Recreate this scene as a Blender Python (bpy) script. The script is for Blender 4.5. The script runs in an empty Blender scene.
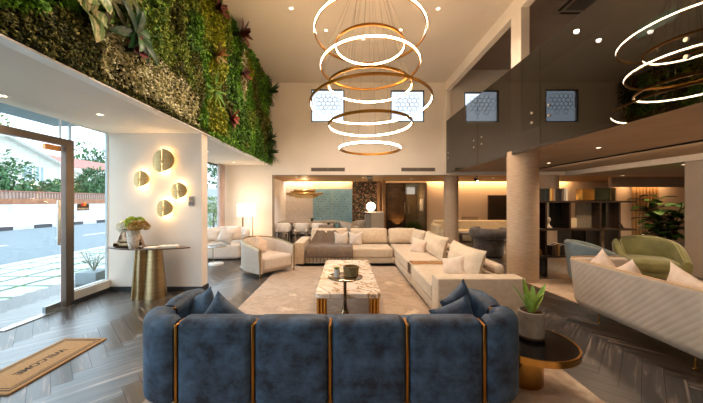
import bpy, math, random
from math import sin, cos, pi, radians as R, sqrt
from mathutils import Vector, Matrix, Euler, noise
random.seed(7)
C = bpy.context.scene.collection
NO = noise.noise

# ------------------------------------------------------------------ materials
def lin(c):
    if isinstance(c, str):
        c = [int(c[i:i+2], 16) for i in (0, 2, 4)]
    o = []
    for v in c[:3]:
        v = v/255.0
        o.append(v/12.92 if v <= .04045 else ((v+.055)/1.055)**2.4)
    return (o[0], o[1], o[2], 1)

def nodes(name):
    m = bpy.data.materials.new(name); m.use_nodes = True
    nt = m.node_tree
    return m, nt, nt.nodes['Principled BSDF'], nt.nodes['Material Output']

def coords(nt, stretch=(1,1,1), rot=(0,0,0), kind='Object'):
    tc = nt.nodes.new('ShaderNodeTexCoord'); mp = nt.nodes.new('ShaderNodeMapping')
    mp.inputs['Scale'].default_value = stretch; mp.inputs['Rotation'].default_value = rot
    nt.links.new(tc.outputs[kind], mp.inputs['Vector'])
    return mp.outputs['Vector']

def ramp(nt, stops, interp='LINEAR'):
    r = nt.nodes.new('ShaderNodeValToRGB'); r.color_ramp.interpolation = interp
    e = r.color_ramp.elements
    e[0].position, e[0].color = stops[0][0], lin(stops[0][1])
    e[1].position, e[1].color = stops[-1][0], lin(stops[-1][1])
    for p, c in stops[1:-1]:
        x = e.new(p); x.color = lin(c)
    return r

def M(name, col, rough=.5, metal=0, col2=None, scale=8, detail=4, bump=0, bscale=None, sheen=0, coat=0,
      stretch=(1,1,1), lo=.35, hi=.65, spec=.5, bdist=.01, sheen_tint='ffffff', nrough=.5):
    m, nt, b, out = nodes(name)
    b.inputs['Roughness'].default_value = rough; b.inputs['Metallic'].default_value = metal
    b.inputs['Specular IOR Level'].default_value = spec
    if sheen:
        b.inputs['Sheen Weight'].default_value = sheen; b.inputs['Sheen Roughness'].default_value = .4
        b.inputs['Sheen Tint'].default_value = lin(sheen_tint)
    if coat:
        b.inputs['Coat Weight'].default_value = coat; b.inputs['Coat Roughness'].default_value = .08
    v = coords(nt, stretch)
    n = nt.nodes.new('ShaderNodeTexNoise'); n.inputs['Scale'].default_value = scale; n.inputs['Detail'].default_value = detail; n.inputs['Roughness'].default_value = nrough
    nt.links.new(v, n.inputs['Vector'])
    if col2 is None:
        c = [int(col[i:i+2], 16) for i in (0,2,4)] if isinstance(col, str) else col
        col2 = [max(0, x*.95) for x in c]
    r = ramp(nt, [(lo, col), (hi, col2)])
    nt.links.new(n.outputs['Fac'], r.inputs['Fac']); nt.links.new(r.outputs['Color'], b.inputs['Base Color'])
    if bump:
        n2 = nt.nodes.new('ShaderNodeTexNoise'); n2.inputs['Scale'].default_value = bscale or scale*6; n2.inputs['Detail'].default_value = 3
        nt.links.new(v, n2.inputs['Vector'])
        bp = nt.nodes.new('ShaderNodeBump'); bp.inputs['Strength'].default_value = bump; bp.inputs['Distance'].default_value = bdist
        nt.links.new(n2.outputs['Fac'], bp.inputs['Height']); nt.links.new(bp.outputs['Normal'], b.inputs['Normal'])
    return m

def EM(name, col, strength):
    m, nt, b, out = nodes(name)
    b.inputs['Base Color'].default_value = lin(col)
    b.inputs['Emission Color'].default_value = lin(col); b.inputs['Emission Strength'].default_value = strength
    return m

def GLASS(name, tint, ior=1.45, rough=0, extra=0.0):
    m, nt, b, out = nodes(name); nt.nodes.remove(b)
    t = nt.nodes.new('ShaderNodeBsdfTransparent'); t.inputs['Color'].default_value = lin(tint)
    g = nt.nodes.new('ShaderNodeBsdfGlossy'); g.inputs['Roughness'].default_value = rough
    f = nt.nodes.new('ShaderNodeFresnel'); f.inputs['IOR'].default_value = ior
    a = nt.nodes.new('ShaderNodeMath'); a.operation = 'ADD'; a.inputs[1].default_value = extra; a.use_clamp = True
    mx = nt.nodes.new('ShaderNodeMixShader')
    ge = nt.nodes.new('ShaderNodeNewGeometry'); om = nt.nodes.new('ShaderNodeMath'); om.operation = 'SUBTRACT'; om.inputs[0].default_value = 1
    ml = nt.nodes.new('ShaderNodeMath'); ml.operation = 'MULTIPLY'          # the far face of a pane reflects nothing (no total reflection)
    nt.links.new(ge.outputs['Backfacing'], om.inputs[1]); nt.links.new(f.outputs['Fac'], a.inputs[0])
    nt.links.new(a.outputs[0], ml.inputs[0]); nt.links.new(om.outputs[0], ml.inputs[1]); nt.links.new(ml.outputs[0], mx.inputs['Fac'])
    nt.links.new(t.outputs[0], mx.inputs[1]); nt.links.new(g.outputs[0], mx.inputs[2]); nt.links.new(mx.outputs[0], out.inputs['Surface'])
    return m

def ISL(name, stops, rough=.6, trans=0.0):
    """one colour per loose leaf / plank"""
    m, nt, b, out = nodes(name)
    g = nt.nodes.new('ShaderNodeNewGeometry'); r = ramp(nt, stops)
    nt.links.new(g.outputs['Random Per Island'], r.inputs['Fac']); nt.links.new(r.outputs['Color'], b.inputs['Base Color'])
    b.inputs['Roughness'].default_value = rough
    b.inputs['Specular IOR Level'].default_value = .25
    return m

# ------------------------------------------------------------------ mesh builder
def T(x=0, y=0, z=0, rx=0, ry=0, rz=0, s=1):
    return Matrix.Translation((x,y,z)) @ Euler((rx,ry,rz)).to_matrix().to_4x4() @ Matrix.Diagonal((s,s,s,1))

class MB:
    def __init__(self): self.v = []; self.f = []; self.uv = None
    def add(self, vs, fs, m=None):
        o = len(self.v)
        if m is None: self.v += [tuple(p) for p in vs]
        else: self.v += [tuple(m @ Vector(p)) for p in vs]
        self.f += [tuple(i+o for i in f) for f in fs]
        return self
    def box(self, x0, x1, y0, y1, z0, z1, m=None):
        vs = [(x,y,z) for z in (z0,z1) for y in (y0,y1) for x in (x0,x1)]
        return self.add(vs, [(0,2,3,1),(4,5,7,6),(0,1,5,4),(2,6,7,3),(0,4,6,2),(1,3,7,5)], m)
    def rbox(self, c, h, r, n=4, seg=3, puff=(0,0,0), wob=0, ws=6, m=None, seed=0, pw=2):
        """rounded box: centre c, half sizes h, corner radius r, optional bulge per axis"""
        r = min(r, min(h)*.98)
        ax = []
        for a in range(3):
            i = h[a]-r
            L = [-h[a]]
            L += [-(i + r*math.tan((pi/4)*k/seg)) for k in range(seg-1, 0, -1)]
            L += [-i + 2*i*k/n for k in range(n+1)]
            L += [i + r*math.tan((pi/4)*k/seg) for k in range(1, seg)]
            L += [h[a]]
            ax.append(L)
        idx = {}; vs = []; fs = []
        def vid(p):
            k = (round(p[0],6), round(p[1],6), round(p[2],6))
            if k in idx: return idx[k]
            q = [max(-(h[a]-r), min(h[a]-r, p[a])) for a in range(3)]
            d = Vector([p[a]-q[a] for a in range(3)])
            d = d.normalized()*r if d.length > 1e-9 else d
            o = [q[a]+d[a] for a in range(3)]
            u = [o[a]/h[a] for a in range(3)]
            g = [max(0, 1-abs(u[a])**pw) for a in range(3)]
            o[0] += puff[0]*u[0]*g[1]*g[2]; o[1] += puff[1]*u[1]*g[0]*g[2]; o[2] += puff[2]*u[2]*g[0]*g[1]
            if wob:
                nv = noise.noise_vector(Vector((o[0]*ws+seed, o[1]*ws, o[2]*ws)))
                o = [o[a]+wob*nv[a] for a in range(3)]
            idx[k] = len(vs); vs.append((o[0]+c[0], o[1]+c[1], o[2]+c[2])); return idx[k]
        for a in range(3):
            b, d = (a+1) % 3, (a+2) % 3
            for s in (-1, 1):
                for i in range(len(ax[b])-1):
                    for j in range(len(ax[d])-1):
                        q = []
                        for (bi, dj) in ((i,j),(i+1,j),(i+1,j+1),(i,j+1)):
                            p = [0,0,0]; p[a] = s*h[a]; p[b] = ax[b][bi]; p[d] = ax[d][dj]; q.append(vid(p))
                        fs.append(tuple(q) if s > 0 else tuple(reversed(q)))
        return self.add(vs, fs, m)
    def cyl(self, p0, p1, r0, r1=None, n=16, m=None):
        if r1 is None: r1 = r0
        p0 = Vector(p0); p1 = Vector(p1); d = (p1-p0).normalized()
        a = d.orthogonal().normalized(); b = d.cross(a)
        vs = []; fs = []
        for p, r in ((p0,r0),(p1,r1)):
            for k in range(n):
                t = 2*pi*k/n; vs.append(p + a*cos(t)*r + b*sin(t)*r)
        for k in range(n): fs.append((k, (k+1)%n, n+(k+1)%n, n+k))
        fs.append(tuple(range(n-1,-1,-1))); fs.append(tuple(range(n, 2*n)))
        return self.add(vs, fs, m)
    def lathe(self, prof, c=(0,0,0), n=24, m=None, fl=None):
        """prof = [(r,z)...]; fl(theta) -> radius factor"""
        vs = []; fs = []
        for r, z in prof:
            for k in range(n):
                t = 2*pi*k/n; rr = r*(fl(t) if fl else 1)
                vs.append((c[0]+rr*cos(t), c[1]+rr*sin(t), c[2]+z))
        for i in range(len(prof)-1):
            for k in range(n):
                fs.append((i*n+k, i*n+(k+1)%n, (i+1)*n+(k+1)%n, (i+1)*n+k))
        loop = abs(prof[0][0]-prof[-1][0])+abs(prof[0][1]-prof[-1][1]) < 1e-6
        if not loop and prof[0][0] > 1e-6: fs.append(tuple(range(n-1,-1,-1)))
        if not loop and prof[-1][0] > 1e-6: fs.append(tuple(range((len(prof)-1)*n, len(prof)*n)))
        return self.add(vs, fs, m)
    def tube(self, pts, r, n=8, closed=False, m=None):
        pts = [Vector(p) for p in pts]; N = len(pts); vs = []; fs = []
        up = None
        for i, p in enumerate(pts):
            a = pts[(i-1) % N] if (closed or i > 0) else p
            b = pts[(i+1) % N] if (closed or i < N-1) else p
            d = (b-a).normalized()
            if up is None: up = d.orthogonal().normalized()
            up = (up - d*up.dot(d)); up = up.normalized() if up.length > 1e-6 else d.orthogonal().normalized()
            w = d.cross(up)
            rr = r[i] if isinstance(r, (list, tuple)) else r
            for k in range(n):
                t = 2*pi*k/n; vs.append(p + up*cos(t)*rr + w*sin(t)*rr)
        for i in range(N if closed else N-1):
            j = (i+1) % N
            for k in range(n): fs.append((i*n+k, i*n+(k+1)%n, j*n+(k+1)%n, j*n+k))
        if not closed: fs.append(tuple(range(n-1,-1,-1))); fs.append(tuple(range((N-1)*n, N*n)))
        return self.add(vs, fs, m)
    def prism(self, poly, z0, z1, m=None):
        n = len(poly)
        vs = [(x,y,z0) for x,y in poly]+[(x,y,z1) for x,y in poly]
        fs = [tuple(range(n-1,-1,-1)), tuple(range(n,2*n))]+[(i,(i+1)%n,n+(i+1)%n,n+i) for i in range(n)]
        return self.add(vs, fs, m)
    def sweep(self, path, sec, closed=False, m=None):
        """path in plan [(x,y)], sec(i, s) -> [(offset along left normal, z)...] closed loop"""
        N = len(path); vs = []; fs = []; s = 0; K = None
        for i, p in enumerate(path):
            a = path[(i-1)%N] if (closed or i > 0) else p
            b = path[(i+1)%N] if (closed or i < N-1) else p
            d = Vector((b[0]-a[0], b[1]-a[1])).normalized(); nx, ny = -d.y, d.x
            if i: s += math.hypot(p[0]-path[i-1][0], p[1]-path[i-1][1])
            S = sec(i, s); K = len(S)
            for o, z in S: vs.append((p[0]+nx*o, p[1]+ny*o, z))
        for i in range(N if closed else N-1):
            j = (i+1)%N
            for k in range(K): fs.append((i*K+k, j*K+k, j*K+(k+1)%K, i*K+(k+1)%K))
        if not closed: fs.append(tuple(range(K))); fs.append(tuple(range(N*K-1, (N-1)*K-1, -1)))
        return self.add(vs, fs, m)
    def grid(self, f, nu, nv, m=None, two=False):
        vs = [f(i/nu, j/nv) for i in range(nu+1) for j in range(nv+1)]
        fs = [(i*(nv+1)+j, (i+1)*(nv+1)+j, (i+1)*(nv+1)+j+1, i*(nv+1)+j+1) for i in range(nu) for j in range(nv)]
        return self.add(vs, fs, m)
    def pillow(self, w, h, t, m=None, chop=0, n=12, seed=0):
        """scatter cushion standing in the XZ plane, thickness along Y, centre at the origin"""
        vs = []; fs = []; idx = {}
        def vid(i, j, s):
            u = -1+2*i/n; v = -1+2*j/n
            edge = i in (0,n) or j in (0,n)
            k = (i,j,0 if edge else s)
            if k in idx: return idx[k]
            th = t/2*(max(0,1-u**2)*max(0,1-v**2))**.42
            x = u*w/2*(1-.10*(1-v*v)*abs(u)); z = v*h/2*(1-.10*(1-u*u)*abs(v))
            if chop and v > 0: z -= chop*h*(1-min(1,abs(u)*1.25)**1.3)*v*v*(1 if v > .2 else v/.2)
            wv = NO(Vector((u*1.6+seed*3.7, v*1.6, s+seed)))
            y = s*th*(1+.18*wv)
            idx[k] = len(vs); vs.append((x+.01*wv*w, y, z)); return idx[k]
        for s in (-1,1):
            for i in range(n):
                for j in range(n):
                    q = [vid(i,j,s), vid(i+1,j,s), vid(i+1,j+1,s), vid(i,j+1,s)]
                    fs.append(tuple(q) if s < 0 else tuple(reversed(q)))
        return self.add(vs, fs, m)
    def leaf(self, p, d, nrm, L, W, droop=.15, fold=.25):
        p = Vector(p); d = Vector(d).normalized(); nrm = Vector(nrm)
        s = d.cross(nrm)
        s = s.normalized() if s.length > 1e-5 else d.orthogonal().normalized()
        nn = s.cross(d)
        c = p+d*L*.48+nn*L*droop*.6; tip = p+d*L-nn*L*droop
        l = c+s*W*.5+nn*W*fold; r = c-s*W*.5+nn*W*fold
        o = len(self.v)
        self.v += [tuple(p), tuple(l), tuple(c), tuple(r), tuple(tip)]
        self.f += [(o,o+2,o+1),(o,o+3,o+2),(o+1,o+2,o+4),(o+2,o+3,o+4)]
    def blade(self, p, d, nrm, L, W, bend=.5, n=6, fold=.15, wfun=None):
        """long curved leaf, n segments, three verts across"""
        p = Vector(p); d = Vector(d).normalized(); nrm = Vector(nrm).normalized()
        s = d.cross(nrm).normalized(); nn = s.cross(d); o = len(self.v); pos = p.copy(); ang = 0
        for i in range(n+1):
            t = i/n
            w = W*(wfun(t) if wfun else sin(pi*min(1,(t*.9+.1)))**.8)
            dd = d*cos(ang)-nn*sin(ang); up = nn*cos(ang)+d*sin(ang)
            for k in (-1,0,1): self.v.append(tuple(pos+s*k*w/2+up*abs(k)*w*fold))
            pos = pos+dd*L/n; ang += bend/n
        for i in range(n):
            for k in range(2):
                a = o+i*3+k; self.f.append((a,a+1,a+4,a+3))
    def mesh(self, name, smooth=True, ang=40):
        me = bpy.data.meshes.new(name); me.from_pydata(self.v, [], self.f)
        if self.uv:
            ul = me.uv_layers.new(name='UVMap'); ul.data.foreach_set('uv', self.uv)
        if smooth:
            me.shade_smooth(); me.set_sharp_from_angle(angle=R(ang))
        return me
    def obj(self, name, mat, parent=None, bevel=0, smooth=True, ang=40, loc=None, seg=2):
        me = self.mesh(name, smooth, ang); me.materials.append(mat)
        o = bpy.data.objects.new(name, me); C.objects.link(o)
        if parent is not None: o.parent = parent
        if loc: o.location = loc
        if bevel:
            b = o.modifiers.new('bevel', 'BEVEL'); b.width = bevel; b.segments = seg; b.limit_method = 'ANGLE'; b.angle_limit = R(35)
        return o

def tag(o, label=None, cat=None, group=None, kind=None):
    if label: o['label'] = label
    if cat: o['category'] = cat
    if group: o['group'] = group
    if kind: o['kind'] = kind
    return o
def thing(name, label, cat, loc=(0,0,0), rz=0, group=None, kind=None):
    o = bpy.data.objects.new(name, None); C.objects.link(o); o.empty_display_size = .1
    o.location = loc; o.rotation_euler = (0,0,rz)
    return tag(o, label, cat, group, kind)
def dup(root, loc, rz=None, label=None, rot=None):
    r = root.copy(); C.objects.link(r); r.location = loc
    if rz is not None: r.rotation_euler = (0,0,rz)
    if rot is not None: r.rotation_euler = rot
    if label: r['label'] = label
    for ch in [o for o in C.objects if o.parent == root]:
        c = ch.copy(); C.objects.link(c); c.parent = r
        for g in [o for o in C.objects if o.parent == ch]:
            d = g.copy(); C.objects.link(d); d.parent = c
    return r
def struct(name, mb, mat, parent=None, bevel=0, **k):
    o = mb.obj(name, mat, parent, bevel, **k)
    if parent is None: o['kind'] = 'structure'
    return o
def cells(x0,x1,z0,z1,y0,y1,holes):
    """a wall in the XZ plane with rectangular holes (hx0,hx1,hz0,hz1)"""
    mb = MB()
    xs = sorted({x0,x1}|{h[0] for h in holes}|{h[1] for h in holes}); zs = sorted({z0,z1}|{h[2] for h in holes}|{h[3] for h in holes})
    for a,b in zip(xs,xs[1:]):
        for c,d in zip(zs,zs[1:]):
            mx,mz = (a+b)/2,(c+d)/2
            if a < x0-1e-6 or b > x1+1e-6 or c < z0-1e-6 or d > z1+1e-6: continue
            if not any(h[0] < mx < h[1] and h[2] < mz < h[3] for h in holes): mb.box(a,b,y0,y1,c,d)
    return mb
def text_obj(name, s, mat, parent, size, mtx, depth=.001):
    cu = bpy.data.curves.new(name, 'FONT'); cu.body = s; cu.size = size; cu.align_x = 'CENTER'; cu.align_y = 'CENTER'; cu.extrude = depth
    cu.offset = size*.02
    t = bpy.data.objects.new(name+'_src', cu); C.objects.link(t)
    bpy.context.view_layer.update()
    me = bpy.data.meshes.new_from_object(t.evaluated_get(bpy.context.evaluated_depsgraph_get()))
    bpy.data.objects.remove(t); bpy.data.curves.remove(cu)
    me.name = name; me.transform(mtx); me.materials.clear(); me.materials.append(mat)
    o = bpy.data.objects.new(name, me); C.objects.link(o); o.parent = parent
    return o
def light(kind, name, loc, power, col, size=.1, rot=(0,0,0), spot=None, blend=.5, sy=None):
    l = bpy.data.lights.new(name, kind); l.energy = power; l.color = lin(col)[:3]
    if kind == 'AREA':
        l.size = size
        if sy: l.shape = 'RECTANGLE'; l.size_y = sy
    else: l.shadow_soft_size = size
    if spot: l.spot_size = R(spot); l.spot_blend = blend
    o = bpy.data.objects.new(name, l); C.objects.link(o); o.location = loc; o.rotation_euler = rot
    return o
def upath(w, d, ry, n=20):
    """plan of a barrel back, front is -y: left front, round the back, right front"""
    y0 = d/2-ry; p = [(-w/2, -d/2+(y0+d/2)*k/5) for k in range(5)]
    p += [(-w/2*cos(pi*k/n), y0+ry*sin(pi*k/n)) for k in range(n+1)]
    p += [(w/2, y0-(y0+d/2)*k/5) for k in range(1,6)]
    return p
def usec(th, z0, zt, lean=0, n=5):
    """rounded upholstered wall section; zt(i) top height"""
    def f(i, s):
        h = zt(i) if callable(zt) else zt; r = th/2; L = []
        L.append((-r*.8, z0)); L.append((r*.8, z0)); L.append((r, z0+.03))
        for k in range(n+1):
            a = pi*k/n; L.append((r*cos(a)+lean*(h-z0), h-r+r*sin(a)))
        L.append((-r, z0+.03))
        return L
    return f
# ------------------------------------------------------------------ palette
m_wall = M('wall_paint', 'efe4d6', .75, col2='eadfd0', scale=1.5, bump=.02, bscale=90)
m_ceil = M('ceiling_paint', 'e6dacb', .8, col2='e1d5c5', scale=1)
m_ceil_low = M('soffit_paint', 'e2dcd3', .8, col2='ddd6cc', scale=1)
m_brown_ceil = M('tan_ceiling', 'c49a68', .6, col2='bb9160', scale=2)
m_taupe = M('taupe_paint', 'b5a08a', .75, col2='ad9882', scale=2)
m_grey_wall = M('grey_paint', '9b8f84', .75, col2='94887d', scale=2)
m_skirt = M('charcoal_skirting', '35383d', .5)
m_steel = M('bronze_steel', '6e6258', .42, .5, col2='62574e', scale=3)
m_dark = M('black_metal', '141414', .4, .3)
m_brass = M('brass', 'c79a52', .26, 1, col2='b98a44', scale=6)
m_strip = M('aged_gold','a9763a',.3,1,col2='8f622e',scale=6)
m_brass_soft = M('brushed_brass', 'b8a27c', .36, 1, col2='a8906a', scale=4, stretch=(1,1,14))
m_gold = M('gold', 'd9a55a', .22, 1, col2='cc9648', scale=6)
m_white = M('white_plastic', 'eeeae4', .4)
m_boucle = M('boucle', 'e6d9cb', .95, col2='cdbdae', scale=60, detail=2, bump=.9, bscale=75, sheen=.3, bdist=.02)
m_linen = M('beige_linen', 'd4c1a8', .85, col2='c9b59b', scale=14, bump=.12, bscale=160, sheen=.15)
m_pink = M('blush_linen', 'e3cdb9', .9, col2='d8c0aa', scale=12, bump=.2, bscale=120, sheen=.2)
m_velvet = M('blue_velvet', '0a1b2e', .6, col2='425f7c', scale=5.5, detail=14, nrough=.68, lo=.39, hi=.69, bump=.08, bscale=120, sheen=.18, stretch=(1,1,1.2), sheen_tint='7f9ab4')
m_green_v = M('sage_velvet', '696b42', .6, col2='7e7f50', scale=5, sheen=.5)
m_bluegrey = M('blue_grey_fabric', '66767a', .7, col2='57666b', scale=9, sheen=.3)
m_char_v = M('charcoal_velvet', '3b3533', .6, col2='544b46', scale=9, detail=6, sheen=.5)
m_cream = M('cream_upholstery', 'e9d9b8', .8, col2='dfceac', scale=6)
m_quilt = M('off_white_leather', 'b8aa9b', .6, col2='aea091', scale=5)
m_throw = M('taupe_throw', '786554', .95, col2='665546', scale=25, bump=.3, bscale=90, sheen=.3)
m_chair = M('stone_fabric', 'cdc4b8', .85, col2='c2b8ab', scale=20, bump=.1)
m_walnut = M('walnut', '5b3f2a', .45, col2='432d1d', scale=4, stretch=(1,1,9))
m_counter = M('counter_laminate', 'b9ad9b', .5, col2='b0a492', scale=3)
m_black_glass = M('black_glass', '0c0c0d', .12, 0, spec=.6)
m_bronze_mir = M('bronze_mirror', '8d7458', .08, 1)
m_dark_mir = M('smoked_panel', '2b2926', .15, .7)
m_green_glass = M('green_glass', '3b402a', .12, .4)
m_concrete = M('concrete_pot', '9a8f83', .8, col2='857a6f', scale=12, bump=.2)
m_soil = M('soil', '6e4a2e', .95, col2='4f3420', scale=40, bump=.6)
m_column = M('column_fabric', 'c6ae94', .8, col2='b39a80', scale=9, detail=8, stretch=(1,1,7), lo=.3, hi=.7, bump=.12, bscale=60)
m_paper = M('paper', 'ece6dc', .6, col2='dfd6c8', scale=20)
m_lamp = EM('lamp_glow', 'ffedd0', 2.2)
m_globe = EM('globe_glow', 'ffe9c4', 4)
m_down = EM('downlight_glow', 'ffedd2', 2)
m_cove = EM('cove_glow', 'ffd08a', 5)
m_led = EM('led_strip', 'ffdcb2', 32)
m_leaf_dark = ISL('dark_leaf', [(0,'1f3312'),(.5,'33521c'),(1,'4e7327')], .45)
m_glass = GLASS('clear_glass', 'eef6f6', 1.45)
m_smoke = GLASS('smoked_glass', '7f766b', 1.75, 0, .03)
m_door_glass = GLASS('grey_glass', 'a79d91', 1.4, 0, .0)

def marble():
    m, nt, b, out = nodes('marble')
    b.inputs['Roughness'].default_value = .16
    v = coords(nt, (1,1,1), (0,0,.6))
    n = nt.nodes.new('ShaderNodeTexNoise'); n.inputs['Scale'].default_value = 3.0; n.inputs['Detail'].default_value = 9; n.inputs['Distortion'].default_value = .7
    mp = nt.nodes.new('ShaderNodeMapping'); mp.inputs['Scale'].default_value = (1,1.7,1)
    nt.links.new(v, mp.inputs['Vector']); nt.links.new(mp.outputs[0], n.inputs['Vector'])
    r = ramp(nt, [(0,'f2e6d6'),(.44,'f0e4d6'),(.48,'d9bf9e'),(.502,'937250'),(.52,'d6bd9c'),(.55,'f4ebdf'),(.64,'e9d8c2'),(.7,'e9dac6'),(1,'d9c4a8')])
    nt.links.new(n.outputs['Fac'], r.inputs['Fac']); nt.links.new(r.outputs['Color'], b.inputs['Base Color'])
    return m
m_marble = marble()

def rugmat():
    m, nt, b, out = nodes('silky_rug')
    b.inputs['Roughness'].default_value = .7; b.inputs['Sheen Weight'].default_value = .3
    v = coords(nt)
    n = nt.nodes.new('ShaderNodeTexNoise'); n.inputs['Scale'].default_value = 2.3; n.inputs['Detail'].default_value = 9; n.inputs['Roughness'].default_value = .62; n.inputs['Distortion'].default_value = .5
    nt.links.new(v, n.inputs['Vector'])
    r = ramp(nt, [(.3,'907860'),(.45,'b89f84'),(.56,'a0866a'),(.68,'d2bea2')])
    nt.links.new(n.outputs['Fac'], r.inputs['Fac']); nt.links.new(r.outputs['Color'], b.inputs['Base Color'])
    n2 = nt.nodes.new('ShaderNodeTexNoise'); n2.inputs['Scale'].default_value = 45; nt.links.new(v, n2.inputs['Vector'])
    bp = nt.nodes.new('ShaderNodeBump'); bp.inputs['Strength'].default_value = .25; bp.inputs['Distance'].default_value = .01
    nt.links.new(n2.outputs['Fac'], bp.inputs['Height']); nt.links.new(bp.outputs[0], b.inputs['Normal'])
    return m
m_rug = rugmat()

def floormat():
    m, nt, b, out = nodes('smoked_oak_planks')
    g = nt.nodes.new('ShaderNodeNewGeometry'); uv = nt.nodes.new('ShaderNodeTexCoord')
    mp = nt.nodes.new('ShaderNodeMapping'); mp.inputs['Scale'].default_value = (1.6, 24, 1)
    nt.links.new(uv.outputs['UV'], mp.inputs['Vector'])
    n = nt.nodes.new('ShaderNodeTexNoise'); n.inputs['Scale'].default_value = 1; n.inputs['Detail'].default_value = 6; n.inputs['Distortion'].default_value = .8
    nt.links.new(mp.outputs[0], n.inputs['Vector'])
    r = ramp(nt, [(.36,'120d0b'),(.49,'2a211c'),(.57,'41352d'),(.66,'7d7067')])
    nt.links.new(n.outputs['Fac'], r.inputs['Fac'])
    r2 = ramp(nt, [(0,'8a8a8a'),(1,'ffffff')]); nt.links.new(g.outputs['Random Per Island'], r2.inputs['Fac'])
    mx = nt.nodes.new('ShaderNodeMix'); mx.data_type = 'RGBA'; mx.blend_type = 'MULTIPLY'; mx.inputs['Factor'].default_value = 1
    nt.links.new(r.outputs['Color'], mx.inputs['A']); nt.links.new(r2.outputs['Color'], mx.inputs['B'])
    nt.links.new(mx.outputs['Result'], b.inputs['Base Color'])
    rr = nt.nodes.new('ShaderNodeMapRange'); rr.inputs['To Min'].default_value = .28; rr.inputs['To Max'].default_value = .48
    nt.links.new(n.outputs['Fac'], rr.inputs['Value']); nt.links.new(rr.outputs['Result'], b.inputs['Roughness'])
    bp = nt.nodes.new('ShaderNodeBump'); bp.inputs['Strength'].default_value = .3; bp.inputs['Distance'].default_value = .002
    nt.links.new(n.outputs['Fac'], bp.inputs['Height']); nt.links.new(bp.outputs[0], b.inputs['Normal'])
    b.inputs['Specular IOR Level'].default_value = .9
    b.inputs['Coat Weight'].default_value = .5; b.inputs['Coat Roughness'].default_value = .30
    tg = nt.nodes.new('ShaderNodeTangent'); tg.direction_type = 'UV_MAP'; tg.uv_map = 'UVMap'
    nt.links.new(tg.outputs[0], b.inputs['Tangent']); b.inputs['Anisotropic'].default_value = .75
    return m
m_floor = floormat()

# ------------------------------------------------------------------ the setting
XL, XB, YB, YR = -3.97, 3.14, 9.5, 13.0
ZL, ZC, ZS = 2.645, 5.265, 2.45
# herringbone floor: loose planks, columns running away from the camera
fl = MB(); fl.uv = []
n_, W_ = 6, .135; L_ = n_*W_; g_ = .0012
def plank(x, y, w, h, along):
    cs = [(x+g_,y+g_),(x+w-g_,y+g_),(x+w-g_,y+h-g_),(x+g_,y+h-g_)]
    a = pi/4; pts = [(px*cos(a)-py*sin(a), px*sin(a)+py*cos(a)+5) for px,py in cs]
    if all(p[0] < -4.6 or p[0] > 13.2 or p[1] < -2.6 or p[1] > 17 for p in pts): return
    fl.add([(px,py,0) for px,py in pts], [(0,1,2,3)])
    u0, v0 = random.random()*40, random.random()*40
    q = [(0,0),(w,0),(w,h),(0,h)] if along == 0 else [(0,0),(0,w),(h,w),(h,0)]
    for u,v in q: fl.uv.extend((u0+u, v0+v))
for k in range(-130, 131):
    for mm in range(-12, 13):
        plank(k*W_+2*L_*mm, k*W_, L_, W_, 0)
        plank(k*W_+2*L_*mm+2*L_-W_, k*W_, W_, L_, 1)
struct('floor', fl, m_floor, smooth=False)
struct('floor', MB().box(-4.6,13.2,-2.6,17,-.12,-.0015), M('plank_gap', '15110e', .8), smooth=False)

# ceilings
struct('ceiling', MB().box(-2.5,XB+.14,-2.6,YB,ZC,ZC+.15), m_ceil, smooth=False)                     # tall void
struct('ceiling', MB().box(-4.0,-2.50,-2.6,YB,ZL,ZL+.14), m_ceil_low, smooth=False)                   # entrance soffit
struct('ceiling', MB().box(-4.45,-4.0,-2.6,4.58,ZL,ZL+.1), M('canopy_blue_grey','93a3ad',.7), smooth=False)
struct('ceiling', MB().box(XB+.06,6.98,-2.6,YB,ZS,2.75), M('balcony_soffit','b59f88',.75,col2='ac967f',scale=2), smooth=False)  # under the balcony
struct('ceiling', MB().box(6.98,13.2,-2.6,YB,2.33,2.75), m_taupe, smooth=False)
struct('ceiling', MB().box(-2.7,13.2,YB+.15,12.72,2.34,2.62), m_brown_ceil, smooth=False)                  # rear low ceiling
struct('ceiling', MB().box(-2.7,13.2,12.72,13.1,2.5,2.62), m_wall, smooth=False)                       # cove recess
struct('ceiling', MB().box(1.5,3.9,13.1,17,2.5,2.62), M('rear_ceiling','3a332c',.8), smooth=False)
struct('ceiling', MB().box(XB+.14,13.2,-2.6,YB+.15,5.67,5.8), M('upper_ceiling','a8978a',.8,col2='9f8e82',scale=2), smooth=False)

# end wall of the tall void with its windows, and the low opening below
WIN = [(-1.1,-.06,4.02,5.05),(1.42,2.47,4.02,5.02),(3.75,4.78,3.95,4.96),(6.27,7.32,3.93,4.95)]
wb = cells(-4.0, 13.2, 0, 5.8, YB, YB+.15, WIN+[(-2.31,13.2,0,2.34)])
struct('wall_back', wb, m_wall, smooth=False)
struct('trim_1', MB().box(-2.335,-2.30,YB-.012,YB+.17,0,2.34).box(-2.335,3.2,YB-.012,YB+.17,2.325,2.34), M('opening_trim','8d7a66',.5), smooth=False)
# upper frame along the balcony: beam, post and jamb
fr = MB().box(XB,XB+.14,-2.6,YB,4.985,5.67).box(XB,XB+.15,5.38,5.71,2.75,4.99).box(XB,XB+.14,9.38,YB,2.75,4.99).box(XB,XB+.15,.9,1.25,2.75,4.99)
struct('trim_2', fr, m_wall, smooth=False)
# plaster band on the void wall above the opening
struct('trim_3', MB().box(-2.36,XB,YB-.02,YB,2.34,2.94), m_wall, smooth=False, bevel=.004)
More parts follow.
